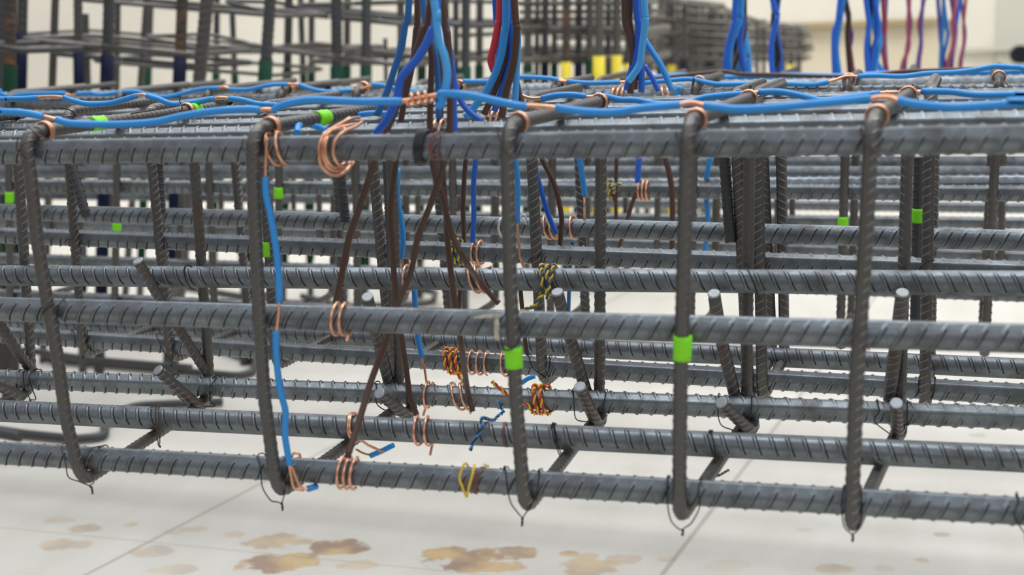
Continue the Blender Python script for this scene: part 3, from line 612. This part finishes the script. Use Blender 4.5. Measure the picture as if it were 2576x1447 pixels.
# ---------------------------------------------------------------- twisted pairs
def twisted(label, path, ma, mb, r=.00125, pitch=.0125, grp='twisted two-colour wire pairs'):
    p = resample(path, .0007); T, N, B_ = frames(p); s = np.r_[0, np.cumsum(np.linalg.norm(np.diff(p, axis=0), axis=1))]
    t = thing('twisted_wire', label, 'wire', p[0], grp)
    for k_, m in enumerate((ma, mb)):
        a = s/pitch*2*math.pi+k_*math.pi; q = p+r*(N*np.cos(a)[:, None]+B_*np.sin(a)[:, None])
        obj({'yellow': 'yellow_strand', 'red': 'red_strand', 'teal': 'blue_strand', 'blue': 'blue_strand', 'black': 'black_strand'}[m], tube(q[::2], r, 7), m, t)
y4 = BARS['b4'].at(1140)[1]; y3 = 1.32
twisted('red and yellow twisted pair wound on the second cage bottom bar', helix('b4', 1126, 2.7, 14, .0022, 12, -60)+Pl(y4-.02, (1150, 940), (1163, 958), (1172, 975)), 'yellow', 'red')
twisted('red and yellow twisted pair wound right of the centre taped leg', Pl(y3-.02, (1305, 1010), (1325, 1018))+helix('b3', 1340, 2.7, 16, .0022, 14, 120), 'yellow', 'red')
twisted('loose end of red and yellow twisted pair left of centre leg', smooth(Pl(y3-.03, (1238, 960), (1250, 972), (1262, 980), (1278, 998))), 'yellow', 'red')
twisted('blue and yellow twisted pair wound right of centre on middle bar', Pl(1.32, (1312, 783, -.02), (1340, 772, -.02), (1362, 745, -.02))+helix('m2', 1360, 2.7, 15, .0022, 12, 150)+Pl(1.30, (1376, 740), (1378, 752)), 'yellow', 'teal')
twisted('blue and yellow twisted pair wound on second cage middle bar', helix('m3', 1142, 1.9, 14, .0020, 12, -60), 'yellow', 'teal')
twisted('small blue and yellow twisted pair on the third cage bar', helix('M5', 1532, 1.7, 4, .0022, 10, -60)+Pl(1.95, (1545, 462), (1568, 463)), 'yellow', 'teal')
twisted('blue and black twisted pair dangling over the second bottom bar', smooth(Pl(1.17, (1252, 1010, .1), (1266, 1035, .09), (1255, 1045, .08), (1240, 1058, .06), (1213, 1052, .02), (1212, 1075, .008), (1195, 1105, .004), (1182, 1135, .004))), 'blue', 'black', r=.0010)
Yf = 1.07
tag(obj('yellow_thread', merge(wire(Pl(Yf, (1176, 1170, -.004), (1170, 1166, -.012), (1162, 1180, -.015), (1156, 1205, -.016), (1163, 1225, -.015), (1173, 1250, -.006)), .0011), wire(Pl(Yf, (1194, 1168, -.006), (1188, 1195, -.015), (1180, 1225, -.015), (1175, 1250, -.006)), .0011), wire(Pl(Yf, (1218, 1168, .004), (1229, 1174, .002)), .001)), 'yellow'), 'bright yellow thread looped in a V on the lowest front bar', 'thread')
tag(obj('fabric_strip', merge(
    (np.array([P(1188, 804, 1.05), P(1190, 798, 1.052), P(1225, 790, 1.050), P(1228, 800, 1.049), P(1262, 786, 1.051), P(1262, 800, 1.049)]), [(0, 1, 2, 3), (3, 2, 4, 5)]),
    (np.array([P(1242, 798, 1.049), P(1258, 796, 1.050), P(1256, 830, 1.048), P(1243, 830, 1.050), P(1262, 862, 1.047), P(1241, 858, 1.050)]), [(0, 1, 2, 3), (3, 2, 4, 5)])), 'rag', flat=True), 'frayed pale fabric strip caught behind the centre taped leg', 'fabric strip')
fs = scene.collection.objects[-1]; sm = fs.modifiers.new('thick', 'SOLIDIFY'); sm.thickness = .0008; sb = fs.modifiers.new('round', 'SUBSURF'); sb.levels = sb.render_levels = 2
tag(obj('white_wire', wire(Pl(1.52, (1262, 598, .02), (1254, 575, .01), (1258, 552, .01), (1268, 545, .03)), .0014), 'white'), 'pale thin wire loop left of the centre leg', 'wire')
tag(obj('white_wire', wire(Pl(1.5, (1308, 548), (1318, 541), (1324, 552), (1322, 565)), .0014), 'white'), 'pale thin wire hook right of the centre leg', 'wire')
# black cord round the front top bar
cp = helix('F1', 1053, 5.6, 3.6, .0009, lean=-12, start=-100, rnd=.6)
tag(obj('black_string', tube(np.array(cp), .0011, 8), 'black'), 'black string wound tightly on the front top bar', 'string')

# ---------------------------------------------------------------- tie wires
def tie(label, front_l, front_r, pig, key, xl, xr, m='tie', r=.00062, cat='tie wire', name='tie_wire'):
    """loop: pigtail -> up the left -> over and behind the bar -> down the right -> pigtail"""
    b = BARS[key]; yb = b.at(xl)[1]; cl, c_r = b.at(xl), b.at(xr); o_ = b.r+.0012
    pl = [P(x, y, yb-.0135-.002*(i > 0)) for i, (x, y) in enumerate(front_l)]; pr = [P(x, y, yb-.0135-.002*(i > 0)) for i, (x, y) in enumerate(front_r)]
    j = P(pig[0][0], pig[0][1], yb-.004)
    path = [j]+pl[::-1]+[cl+np.array([0, -.4*o_, o_]), cl+np.array([0, .7*o_, .8*o_]), cl+np.array([.002, o_*1.1, -.2*o_]), (cl+c_r)/2+np.array([0, o_*1.3, -o_*1.2]), c_r+np.array([-.002, o_*1.1, -.2*o_]), c_r+np.array([0, .7*o_, .8*o_]), c_r+np.array([0, -.4*o_, o_])]+pr+[j+np.array([.0004, 0, 0])]
    t = thing(name, label, cat, j, 'tie wires on bar crossings'); obj('loop', wire(path, r, 8), m, t)
    q = resample(Pl(yb-.004, *pig), .0007); T, N, B_ = frames(q); a = np.arange(len(q))*.7
    obj('twisted_tail', merge(tube(q+.0007*(N*np.cos(a)[:, None]+B_*np.sin(a)[:, None]), r, 6), tube(q-.0007*(N*np.cos(a)[:, None]+B_*np.sin(a)[:, None]), r, 6)), m, t)
    return t
tie('tie wire under the lower bend of the left leaning leg', [(165, 1165), (172, 1200), (200, 1212)], [(262, 1122), (232, 1128), (220, 1155), (228, 1185), (236, 1212)], [(225, 1222), (231, 1228), (233, 1243)], 'F3', 166, 258, 'tieb')
tie('tie wire loop hanging under the second front leg', [(656, 1178), (660, 1225), (680, 1258), (695, 1263)], [(722, 1165), (720, 1200), (716, 1240)], [(708, 1266), (710, 1272), (711, 1285)], 'F3', 656, 724)
tie('tie wire forming a V under the centre taped leg', [(1271, 1175), (1276, 1225), (1285, 1265), (1304, 1292)], [(1358, 1182), (1354, 1215), (1345, 1255), (1325, 1288)], [(1314, 1303), (1314, 1310), (1313, 1324)], 'F3', 1272, 1358)
tie('tie wire loop under the fourth front leg from left', [(1680, 1200), (1678, 1250), (1686, 1305), (1706, 1330)], [(1764, 1208), (1756, 1235), (1760, 1275), (1740, 1315), (1724, 1327)], [(1717, 1332), (1718, 1338), (1716, 1348)], 'F3', 1681, 1764)
tie('short tie wire stub below the rusty-edged leg', [(2122, 1225), (2118, 1280), (2124, 1325)], [(2166, 1228), (2168, 1290), (2160, 1330)], [(2144, 1345), (2146, 1352), (2144, 1363)], 'F3', 2124, 2166)
tie('tie wire at the extreme right end of lowest bar', [(2557, 1238), (2562, 1262), (2552, 1300)], [(2600, 1240), (2602, 1290)], [(2580, 1345), (2581, 1360)], 'F3', 2557, 2602)
tie('brown tie wire on the second bottom bar at left', [(390, 1025), (392, 1060), (396, 1095)], [(398, 1022), (400, 1070), (402, 1112)], [(398, 1118), (404, 1126)], 'b2', 390, 399, 'tieb')
tie('tie wire on second bottom bar right of the centre leg', [(1391, 1070), (1398, 1100), (1402, 1130)], [(1393, 1066), (1405, 1120), (1416, 1160)], [(1416, 1164), (1414, 1170)], 'b2', 1390, 1394)
tie('tie wire with long twisted tail beside the fourth leg', [(1785, 1085), (1794, 1105), (1800, 1150)], [(1788, 1084), (1798, 1130), (1796, 1190)], [(1794, 1200), (1810, 1196), (1834, 1182)], 'b2', 1785, 1790)
for lb, k_, a, b_ in [('left edge crossing', 'b3', [(62, 930), (58, 945), (62, 972)], [(94, 928), (74, 945), (80, 975), (90, 1004)]), ('crosstie nearest the left edge', 'b3', [(440, 950), (446, 975), (450, 1000)], [(545, 952), (528, 975), (530, 1010), (540, 1022)]),
        ('crosstie behind brown wires', 'b3', [(948, 970), (945, 1005), (956, 1025)], [(1022, 975), (1024, 1010), (1026, 1040)]), ('crosstie right of the centre leg', 'b3', [(1443, 985), (1444, 1020), (1450, 1055)], [(1524, 990), (1518, 1020), (1512, 1060)]),
        ('crosstie with bright round end', 'b3', [(1808, 1000), (1806, 1040), (1815, 1070)], [(1891, 1000), (1888, 1040), (1870, 1080)]), ('crosstie with square ends', 'b3', [(2206, 1010), (2212, 1035), (2200, 1060)], [(2282, 1012), (2282, 1050), (2276, 1090)]),
        ('left hidden bend of second cage', 'b4', [(185, 835), (190, 860), (205, 885)], [(220, 832), (218, 860), (210, 890)]), ('second bend of second cage', 'b4', [(400, 858), (412, 885), (428, 905)], [(438, 846), (436, 880), (432, 912)]),
        ('second cage bend right of centre', 'b4', [(1332, 900), (1340, 925), (1368, 948)], [(1384, 902), (1380, 930), (1372, 950)]), ('second cage bend by the right pair', 'b4', [(1880, 930), (1890, 960), (1905, 990)], [(1915, 932), (1910, 960), (1906, 992)]),
        ('lone second cage leg near the right edge', 'b4', [(2312, 950), (2312, 980), (2324, 1006)], [(2352, 952), (2350, 985), (2340, 1008)])]:
    e = (a[-1][0]+b_[-1][0])/2, max(a[-1][1], b_[-1][1])
    tie(f'dark tie wire loop at the {lb}', a, b_, [(e[0], e[1]+2), (e[0]+2, e[1]+12)], k_, a[0][0], b_[0][0])
def strand(label, Y, pts, m='tie', r=.0007): tag(obj('tie_wire', wire(Pl(Y, *pts), r, 8), m), label, 'tie wire', 'single tie strands')
strand('thin tie strand hugging the left leaning leg near the top', 1.043, [(46, 345), (42, 375), (62, 405), (85, 412)], 'tieb')
strand('tie strand crossing the second front leg near the top', 1.043, [(612, 350), (610, 370), (635, 395), (660, 402)], 'tieb')
strand('tie strand crossing the centre leg near the top', 1.043, [(1252, 320), (1256, 350), (1275, 380), (1300, 398)], 'tieb')
strand('tie strand crossing the fourth leg near the top', 1.043, [(1700, 330), (1705, 355), (1730, 385), (1760, 398)], 'tieb')
strand('tie strand crossing the rusty-edged leg near the top', 1.043, [(2166, 318), (2168, 345), (2190, 370), (2215, 395)], 'tieb')
strand('diagonal tie strand over the top bend at left', 1.045, [(68, 318), (78, 325), (100, 342), (118, 352)], 'tieb')
strand('tie strand round the left leaning leg at middle bar', 1.043, [(102, 805, .01), (108, 785), (125, 772), (136, 768, .01)], 'tie')
strand('tie strand looped behind the left leg on the middle bar', 1.055, [(166, 745, .02), (150, 765, .0), (143, 800, .0), (150, 815)], 'tie')
strand('thin tie loop on rear middle bar above the crooked hook', 1.304, [(483, 672, .01), (470, 667), (463, 680), (468, 705), (480, 725), (488, 728, .01)], 'tie')
strand('tie strand on the rear middle bar right of fourth leg', 1.304, [(1876, 674, .01), (1884, 685), (1897, 715), (1908, 748)], 'tie')
strand('tie strand on the second cage bar at left leg', 1.49, [(163, 610), (170, 601), (182, 602), (190, 592), (199, 577, .02)], 'tie')
strand('tie strand on the second cage bar at centre right leg', 1.45, [(1327, 662), (1336, 650), (1348, 652), (1358, 640), (1368, 620, .02)], 'tie')
strand('tie strand on the second cage bar at lone right leg', 1.40, [(2312, 680), (2320, 668), (2335, 658), (2352, 655)], 'tie')
strand('tie strand twisted round the centre leg at the tape', 1.040, [(1254, 820, .02), (1260, 850), (1270, 880), (1295, 872), (1312, 840), (1308, 800, .02)], 'tie')
strand('pale tie knot on the rusty-edged leg at middle bar', 1.040, [(2140, 845, .01), (2155, 855), (2168, 860), (2178, 866), (2186, 882, .01)], 'tieb')
strand('tie stub sticking up behind the left blue wire', 1.30, [(455, 283), (458, 268), (452, 255), (454, 245)], 'tieb')
strand('long thin tie strand lying along the taped top leg', 1.22, [(200, 305), (300, 290), (380, 278), (452, 266)], 'tie')
strand('thin tie strand under the left second wire', 1.36, [(132, 270), (150, 273), (175, 276), (195, 292)], 'tie')
for i, (x, y, dx, s) in enumerate([(2258, 232, 2, 'left of the bare joint'), (2299, 222, -3, 'right of the bare joint'), (1888, 225, 0, 'over the fourth top leg'), (1516, 240, 0, 'over the centre top leg')]):
    strand(f'black tie stub standing on a top leg, {s}', 1.35, [(x+dx, y-10), (x, y+2), (x+8, y+22), (x+14, y+36)], 'tie', .0009)
for i, (x, y, s) in enumerate([(1745, 200, 'fourth'), (2135, 192, 'fifth'), (1490, 240, 'third')]):
    strand(f'tiny black tie knot on the {s} farther top corner', 1.96, [(x, y-5), (x+1, y+6), (x-3, y+16)], 'tie', .0012)
strand('tie wire drooping under the right hidden corner', 1.92, [(2115, 770), (2110, 778), (2104, 785)], 'tie', .001)
strand('tie wire drooping under the far right hidden corner', 1.92, [(2474, 762), (2468, 770), (2470, 778)], 'tie', .001)

# ---------------------------------------------------------------- column cages behind
GU = 'uprights of the background column cages'
ups = [  # x at y=0, x at y=230, distance, radius, material, foot paint, foot top y
 (4, 2, 3.3, .0135, 'dark', None, 0), (27, 25, 3.0, .0125, 'rust', 'green', 165), (57, 52, 3.3, .0115, 'dark', 'navy', 84), (139, 131, 3.4, .0095, 'link', None, 0),
 (196, 199, 3.3, .0105, 'link', 'navy', 125), (274, 268, 3.2, .0125, 'dark', 'navy', 138), (296, 293, 3.6, .0085, 'link', None, 0), (370, 353, 3.6, .0095, 'link', None, 0), (378, 370, 3.9, .0095, 'link', 'green', 160),
 (459, 450, 3.2, .0125, 'rust', 'navy', 140), (521, 499, 3.1, .0150, 'link', None, 0), (546, 543, 3.9, .0090, 'dark', 'green', 180), (583, 592, 4.0, .0085, 'dark', 'green', 182),
 (680, 664, 3.3, .0140, 'dark', 'green', 150), (727, 722, 3.8, .0110, 'dark', 'green', 176), (756, 764, 4.1, .0085, 'link', 'green', 170), (784, 783, 4.1, .0095, 'link', 'green', 162),
 (846, 848, 3.7, .0150, 'dark', 'green', 168), (874, 872, 4.1, .0100, 'link', 'green', 165), (922, 920, 3.7, .0130, 'dark', 'green', 165), (1008, 1010, 4.0, .0110, 'link', 'green', 155),
 (1062, 1060, 4.1, .0110, 'link', 'green', 165), (1122, 1124, 4.3, .0095, 'link', None, 0), (1147, 1147, 4.2, .0100, 'link', 'green', 170), (1172, 1171, 3.9, .0130, 'dark', 'green', 168), (1207, 1205, 4.2, .0110, 'link', 'green', 165),
 (1328, 1327, 4.2, .0125, 'link', 'green', 163), (1352, 1350, 4.5, .0085, 'link', None, 0), (1372, 1370, 4.3, .0105, 'dark', 'blk', 160), (1395, 1394, 4.4, .0095, 'link', 'green', 162), (1425, 1424, 4.2, .0130, 'rust', 'ypaint', 156),
 (1457, 1455, 4.4, .0115, 'dark', 'navy', 150), (1484, 1482, 4.3, .0125, 'link', 'green', 152), (1508, 1506, 4.1, .0145, 'link', 'ypaint', 141), (1531, 1530, 4.5, .0100, 'dark', None, 0), (1552, 1551, 4.2, .0125, 'link', 'ypaint', 139),
 (1582, 1580, 4.3, .0120, 'dark', 'ypaint', 160), (1632, 1630, 5.2, .0130, 'link', None, 0), (1608, 1606, 5.0, .010, 'link', None, 0), (1662, 1660, 5.2, .0110, 'link', 'blk', 160), (1676, 1675, 5.6, .009, 'link', None, 0), (1690, 1689, 5.4, .0130, 'dark', 'ypaint', 163), (1706, 1705, 5.6, .009, 'link', None, 0), (1722, 1720, 5.3, .0130, 'link', 'blk', 150), (1737, 1736, 5.7, .010, 'link', None, 0), (1768, 1767, 5.7, .010, 'link', None, 0), (1800, 1799, 5.9, .010, 'link', 'blk', 160), (1832, 1831, 6.0, .011, 'link', None, 0),
 (1752, 1750, 5.6, .0130, 'dark', None, 0), (1786, 1784, 5.6, .0150, 'dark', 'blk', 150), (1815, 1814, 5.8, .0140, 'dark', None, 0), (1905, 1904, 6.2, .0110, 'link', None, 0), (1922, 1921, 6.3, .010, 'link', None, 0), (1972, 1971, 6.4, .010, 'link', None, 0), (2010, 2009, 6.5, .012, 'link', None, 0), (1990, 1989, 6.6, .0150, 'link', 'ypaint', 163)]
fc = {'green': 'dark green', 'navy': 'navy', 'blk': 'black', 'ypaint': 'yellow'}
T2 = ['', 'twenty', 'thirty', 'forty']
def ordn(i):
    if i < 20: return ORD[i]
    n = i+1; t_, u_ = divmod(n, 10)
    if u_ == 0: return {3: 'thirtieth', 4: 'fortieth', 5: 'fiftieth'}[t_]
    return {2: 'twenty', 3: 'thirty', 4: 'forty', 5: 'fifty'}[t_]+'-'+ORD[u_-1]
for i, (xa, xb, Z, r, m, foot, fy) in enumerate(sorted(ups)):
    Y = YZ((xa+xb)/2, 200, Z); a = P(xa, 0, Y); b = P(xb, 230, Y); d = (b-a)/(a[2]-b[2])
    topz = P(xa, 0, Y)[2]+.22
    if xa >= 1570:                                        # the farther ones end where the mesh slopes down
        yt = np.interp(xa, [1570, 1700, 1760, 1830, 1940, 2030], [-12, 0, 14, 50, 55, 78]); topz = P(xa, yt-6, Y)[2]
    top = a-d*(topz-a[2]); bot = a+d*a[2]
    look = {'rust': 'rusty', 'dark': 'dark', 'link': 'grey'}[m]
    lb = f'blurred {look} column upright'+(f' with {fc[foot]} foot' if foot else ' without paint')+f', {ordn(i)} from left'
    t = thing('column_rebar', lb, 'rebar', bot, GU)
    obj('rod', rebar([top, bot], r*1.1, pitch=.018, det=0, lean=.8, ang0=.5*i), m, t)
    if foot:
        zt_ = P((xa+xb)/2, fy, Y)[2]; p0 = bot+(top-bot)*(zt_/top[2]); p1 = bot+(top-bot)*(max(.0, zt_-.62)/top[2]+.0005)
        obj('painted_foot', tube(np.linspace(p0, p1, 6), r*1.3, 14), foot, t, label=f'{fc[foot]} painted sleeve')
# splices and stubs
tag(obj('column_rebar', rebar([P(214, 34, 3.1), P(221, 240, 3.1)], .010, pitch=.018, det=0), 'link'), 'short grey spliced bar leaning on a navy-footed upright', 'rebar', GU)
tag(obj('column_rebar', rebar([P(969, 96, 3.9), P(972, 240, 3.9)], .007, det=0), 'dark'), 'short thin bar stub ending in a cream gap', 'rebar', GU)
hoops = [  # left px,py right px,py distance radius drop
 (44, 86, 520, 127, 3.35, .0055), (42, 98, 482, 137, 3.15, .0085), (-60, 112, 58, 127, 2.95, .0095), (118, 134, 500, 166, 3.45, .0085), (362, 92, 492, 122, 3.3, .0065), (222, 153, 692, 190, 3.5, .0065),
 (180, -3, 700, 40, 3.35, .0075), (300, 8, 505, 26, 3.6, .006), (560, 2, 694, 38, 3.5, .0075), (530, 131, 860, 128, 3.7, .0065), (650, 25, 1012, 60, 3.7, .0075), (735, 20, 1180, 66, 3.9, .0075),
 (672, 122, 1022, 166, 3.6, .009), (738, 12, 1045, 3, 3.9, .006), (770, 155, 1026, 160, 3.9, .007), (860, 132, 1200, 148, 4.1, .006), (1110, 56, 1330, 70, 4.1, .007), (1115, 146, 1340, 152, 4.1, .0085), (1116, 2, 1335, 8, 4.1, .006), (1140, 90, 1332, 84, 4.2, .006),
 (1300, 10, 1590, 8, 4.3, .008), (1300, 30, 1600, 28, 4.4, .007), (1300, 50, 1610, 46, 4.5, .008), (1300, 72, 1620, 78, 4.3, .012), (1302, 82, 1620, 84, 4.5, .008), (1302, 144, 1620, 150, 4.3, .012), (1304, 154, 1600, 158, 4.5, .008), (1390, 96, 1600, 100, 4.6, .006), (1300, 122, 1500, 126, 4.6, .005),
 (1590, -6, 1780, 16, 5.2, .014), (1590, 22, 1800, 34, 5.4, .013), (1590, 44, 1830, 58, 5.3, .013), (1590, 62, 1850, 76, 5.5, .013), (1590, 82, 1850, 92, 5.3, .014), (1590, 102, 1850, 108, 5.5, .013), (1590, 124, 1850, 128, 5.3, .014), (1590, 146, 1850, 150, 5.4, .016), (1600, 160, 1840, 164, 5.6, .012),
 (1780, 20, 1905, 66, 5.7, .013), (1830, 56, 2010, 72, 6.2, .014), (1820, 76, 2018, 86, 6.4, .013), (1820, 96, 2020, 100, 6.3, .016), (1820, 114, 2022, 116, 6.4, .014), (1830, 132, 2024, 132, 6.3, .016), (1830, 150, 2020, 150, 6.5, .014), (1600, 172, 1860, 176, 5.5, .014)]
for i, (x0, y0, x1, y1, Z, r) in enumerate(sorted(hoops)):
    a = P(x0, y0, YZ(x0, y0, Z)); b = P(x1, y1, YZ(x1, y1, Z)); off = np.array([.02, .30 if Z < 4 else .45, .004*(i % 3-1)])
    path = fillet([a+(b-a)*.5, b, b+off, a+off, a, a+(b-a)*.49], .035, 6)
    o = obj('column_hoop', tube(path, r*(.8 if Z < 3.65 else .98 if Z < 5 else .66), 8), 'link' if Z > 5 or i % 3 else 'dark')
    tag(o, f'blurred rectangular column hoop, {ordn(i)} by left end among the background hoops', 'hoop', 'hoops of the background column cages')

# bent bars lying on the slab
def floorbar(label, pts, r=.0095, z=.012):
    p = fillet([PF(a, b, z+(c if c else 0)) for a, b, c in pts], .05); o = obj('bent_bar', tube(resample(p, .01), r, 12), 'dark'); tag(o, label, 'rebar', 'bent bars lying on the slab')
floorbar('bent bar loop on the slab at the far left', [(-80, 1070, 0), (70, 1092, 0), (190, 1104, 0), (265, 1098, 0), (262, 1070, 0), (330, 1020, 0), (560, 1010, 0)])
floorbar('straight dark bar end on the slab at left edge', [(-90, 1075, .02), (50, 1100, .02)], .011, .03)
floorbar('bent hook bar on the slab behind the second cage', [(120, 905, 0), (420, 930, 0), (600, 945, 0), (640, 935, 0), (640, 905, 0), (560, 880, 0)])
floorbar('long bar on the slab behind the tall left leg', [(60, 880, .03), (230, 905, .03), (480, 925, .03)], .009, .03)
floorbar('curved bar loop on the slab near centre', [(760, 745, 0), (860, 770, 0), (1000, 768, 0), (1090, 762, 0), (1095, 735, 0), (1000, 720, 0)], .010, .034)
floorbar('blurred straight bar lying on slab left of centre', [(330, 700, 0), (700, 760, 0), (900, 770, 0)], .010)

# ---------------------------------------------------------------- setting
def floor_mat():
    m = bpy.data.materials.new('stained_slab'); m.use_nodes = True; t = m.node_tree; L = t.links; N_ = t.nodes; b = N_['Principled BSDF']
    b.inputs['Roughness'].default_value = .55; b.inputs['Specular IOR Level'].default_value = .35
    g = N_.new('ShaderNodeNewGeometry')
    def math_(op, a, b_=None, c=None):
        n = N_.new('ShaderNodeMath'); n.operation = op
        for i, x in enumerate((a, b_, c)):
            if x is None: continue
            if isinstance(x, (int, float)): n.inputs[i].default_value = x
            else: L.new(x, n.inputs[i])
        return n.outputs[0]
    def noise(sc, det=6, v=None):
        n = N_.new('ShaderNodeTexNoise'); n.inputs['Scale'].default_value = sc; n.inputs['Detail'].default_value = det
        L.new(v or g.outputs['Position'], n.inputs[0]); return n.outputs[0]
    n1 = noise(16, 4); n2 = noise(55)
    def mix(f, a, c):
        n = N_.new('ShaderNodeMix'); n.data_type = 'RGBA'
        for i, x in ((0, f), (6, a), (7, c)):
            if isinstance(x, tuple): n.inputs[i].default_value = (*x, 1)
            elif isinstance(x, float): n.inputs[i].default_value = x
            else: L.new(x, n.inputs[i])
        return n.outputs[2]
    mp = N_.new('ShaderNodeMapping'); mp.inputs['Scale'].default_value = (2.2, .8, 1); L.new(g.outputs['Position'], mp.inputs[0])
    n0 = noise(4.5, 6, mp.outputs[0]); q4 = N_.new('ShaderNodeMapRange'); L.new(noise(13, 8), q4.inputs[0]); q4.inputs[1].default_value = .42; q4.inputs[2].default_value = .6; n4 = q4.outputs[0]
    col = mix(n0, (.69, .66, .60), (.52, .49, .43))
    st = [(150,1308,40,7,.35),(215,1333,48,14,.55),(330,1320,25,8,.45),(150,1367,45,15,.5),(210,1370,25,10,.45),(385,1385,55,14,.4),(590,1345,42,11,.45),(700,1362,75,20,.65),(460,1335,52,12,.35),
          (700,1418,105,26,.95),(865,1375,80,18,1.),(885,1424,60,12,.45),(1170,1408,112,32,1.),(1240,1425,70,18,.9),(1310,1388,66,14,.9),(1430,1393,26,7,.8),(1480,1428,80,26,.7),(1560,1405,45,14,.45),
          (1480,1402,30,10,.6),(1680,1407,28,7,.4),(2100,1434,65,13,.5),(2370,1345,22,6,.45),(2320,1410,22,6,.5),(2020,1333,20,5,.25),(2230,1430,30,8,.25),(2460,1095,22,5,.3),(430,1432,70,12,.35),(1840,1425,60,15,.2)]
    tot = None
    for (x, y, rx, ry, s) in st:
        c = PF(x, y); ex = np.linalg.norm(PF(x+rx, y)-c); ey = np.linalg.norm(PF(x, y+ry)-c)
        ux = nrm(PF(x+rx, y)-c); uy = nrm(PF(x, y+ry)-c)
        sx = N_.new('ShaderNodeVectorMath'); sx.operation = 'SUBTRACT'; L.new(g.outputs['Position'], sx.inputs[0]); sx.inputs[1].default_value = tuple(c)
        nx = np.array([-ux[1], ux[0], 0])
        def dot(v):
            q = N_.new('ShaderNodeVectorMath'); q.operation = 'DOT_PRODUCT'; L.new(sx.outputs[0], q.inputs[0]); q.inputs[1].default_value = tuple(v); return q.outputs['Value']
        da = math_('POWER', math_('ABSOLUTE', dot(ux/ex)), 2.); db = math_('POWER', math_('ABSOLUTE', dot(nx/ey)), 2.)
        d = math_('ADD', math_('ADD', da, db), math_('MULTIPLY_ADD', n1, 4.4, -2.2)); d = math_('ADD', d, math_('MULTIPLY_ADD', n2, .9, -.45))
        mr = N_.new('ShaderNodeMapRange'); L.new(d, mr.inputs[0]); mr.inputs[1].default_value = 1.0; mr.inputs[2].default_value = .65; mr.inputs[3].default_value = 0; mr.inputs[4].default_value = s
        tot = mr.outputs[0] if tot is None else math_('MAXIMUM', tot, mr.outputs[0])
    scol = mix(n4, (.56, .36, .13), (.27, .15, .09))
    
    col = mix(math_('MULTIPLY', tot, .8), col, scol)
    def line(p, q, wd, s, c=(.30, .26, .21)):
        nonlocal col
        a, b_ = PF(*p), PF(*q); u = nrm(b_-a); nn = np.array([-u[1], u[0], 0])
        v = N_.new('ShaderNodeVectorMath'); v.operation = 'DOT_PRODUCT'; L.new(g.outputs['Position'], v.inputs[0]); v.inputs[1].default_value = tuple(nn)
        dd = math_('ABSOLUTE', math_('SUBTRACT', v.outputs['Value'], float(a@nn)))
        mr = N_.new('ShaderNodeMapRange'); L.new(dd, mr.inputs[0]); mr.inputs[1].default_value = wd; mr.inputs[2].default_value = wd*.4; mr.inputs[3].default_value = 0; mr.inputs[4].default_value = s
        col = mix(mr.outputs[0], col, c)
    line((215, 1447), (640, 1225), .006, .55); line((1665, 1447), (1870, 1180), .006, .6); line((0, 1327), (620, 1388), .004, .3)
    L.new(col, b.inputs['Base Color'])
    bp = N_.new('ShaderNodeBump'); bp.inputs['Strength'].default_value = .25; bp.inputs['Distance'].default_value = .003; L.new(n2, bp.inputs['Height']); L.new(bp.outputs[0], b.inputs['Normal'])
    return m
tag(obj('floor', box(-9, 9, -2, 12.0, -.1, 0), floor_mat(), flat=True), None, None, kind='structure')
# back wall is square to the picture, so it is turned against the bars
fw = R@np.array([0, 0, -1.]); fw = nrm([fw[0], fw[1], 0]); rt = np.array([fw[1], -fw[0], 0])
def wallpiece(name, px0, px1, z0, z1, Z, th, m):
    o0 = fw*Z; x0 = (px0-CX)/F*Z; x1 = (px1-CX)/F*Z; v, f = box(x0, x1, 0, th, z0, z1)
    v = np.array([o0+rt*a+fw*b+np.array([0, 0, c]) for a, b, c in v]); return tag(obj(name, (v, f), m, flat=True), None, None, kind='structure')
ZW = 8.2
def zat(px, py): p = CAM+ray(px, py)*ZW/( -(R.T@ray(px, py))[2]); return p[2]
zt_ = zat(2150, 58); zr_ = zat(2500, 120)
wallpiece('wall_back', -1500, 1960, 0, 2.6, ZW, .2, 'wall'); wallpiece('wall_back_upper', 1960, 2420, zt_, 2.6, ZW, .2, 'wall'); wallpiece('wall_back_lower', 1960, 2420, 0, zt_, ZW+.05, .2, 'wall2')
wallpiece('trim_1', 1950, 2362, zt_-.012, zt_+.014, ZW-.02, .06, 'trim')
wallpiece('wall_right_panel', 2420, 2512, 0, 2.6, ZW-.02, .2, 'wall'); wallpiece('wall_right', 2512, 4200, 0, 2.6, ZW-.04, .2, 'wall3'); wallpiece('trim_2', 2430, 2900, zr_-.014, zr_+.014, ZW-.07, .05, 'wall3')
p = CAM+ray(2562, 137)*7.9
v, f = tube(np.linspace(p, p-fw*.06, 4), .055, 20); tag(obj('wall_fixture', (v, f), 'blk'), 'small round black fixture on the wall at far right', 'fixture')
for o in scene.collection.objects:
    if '_o' in o: del o['_o']
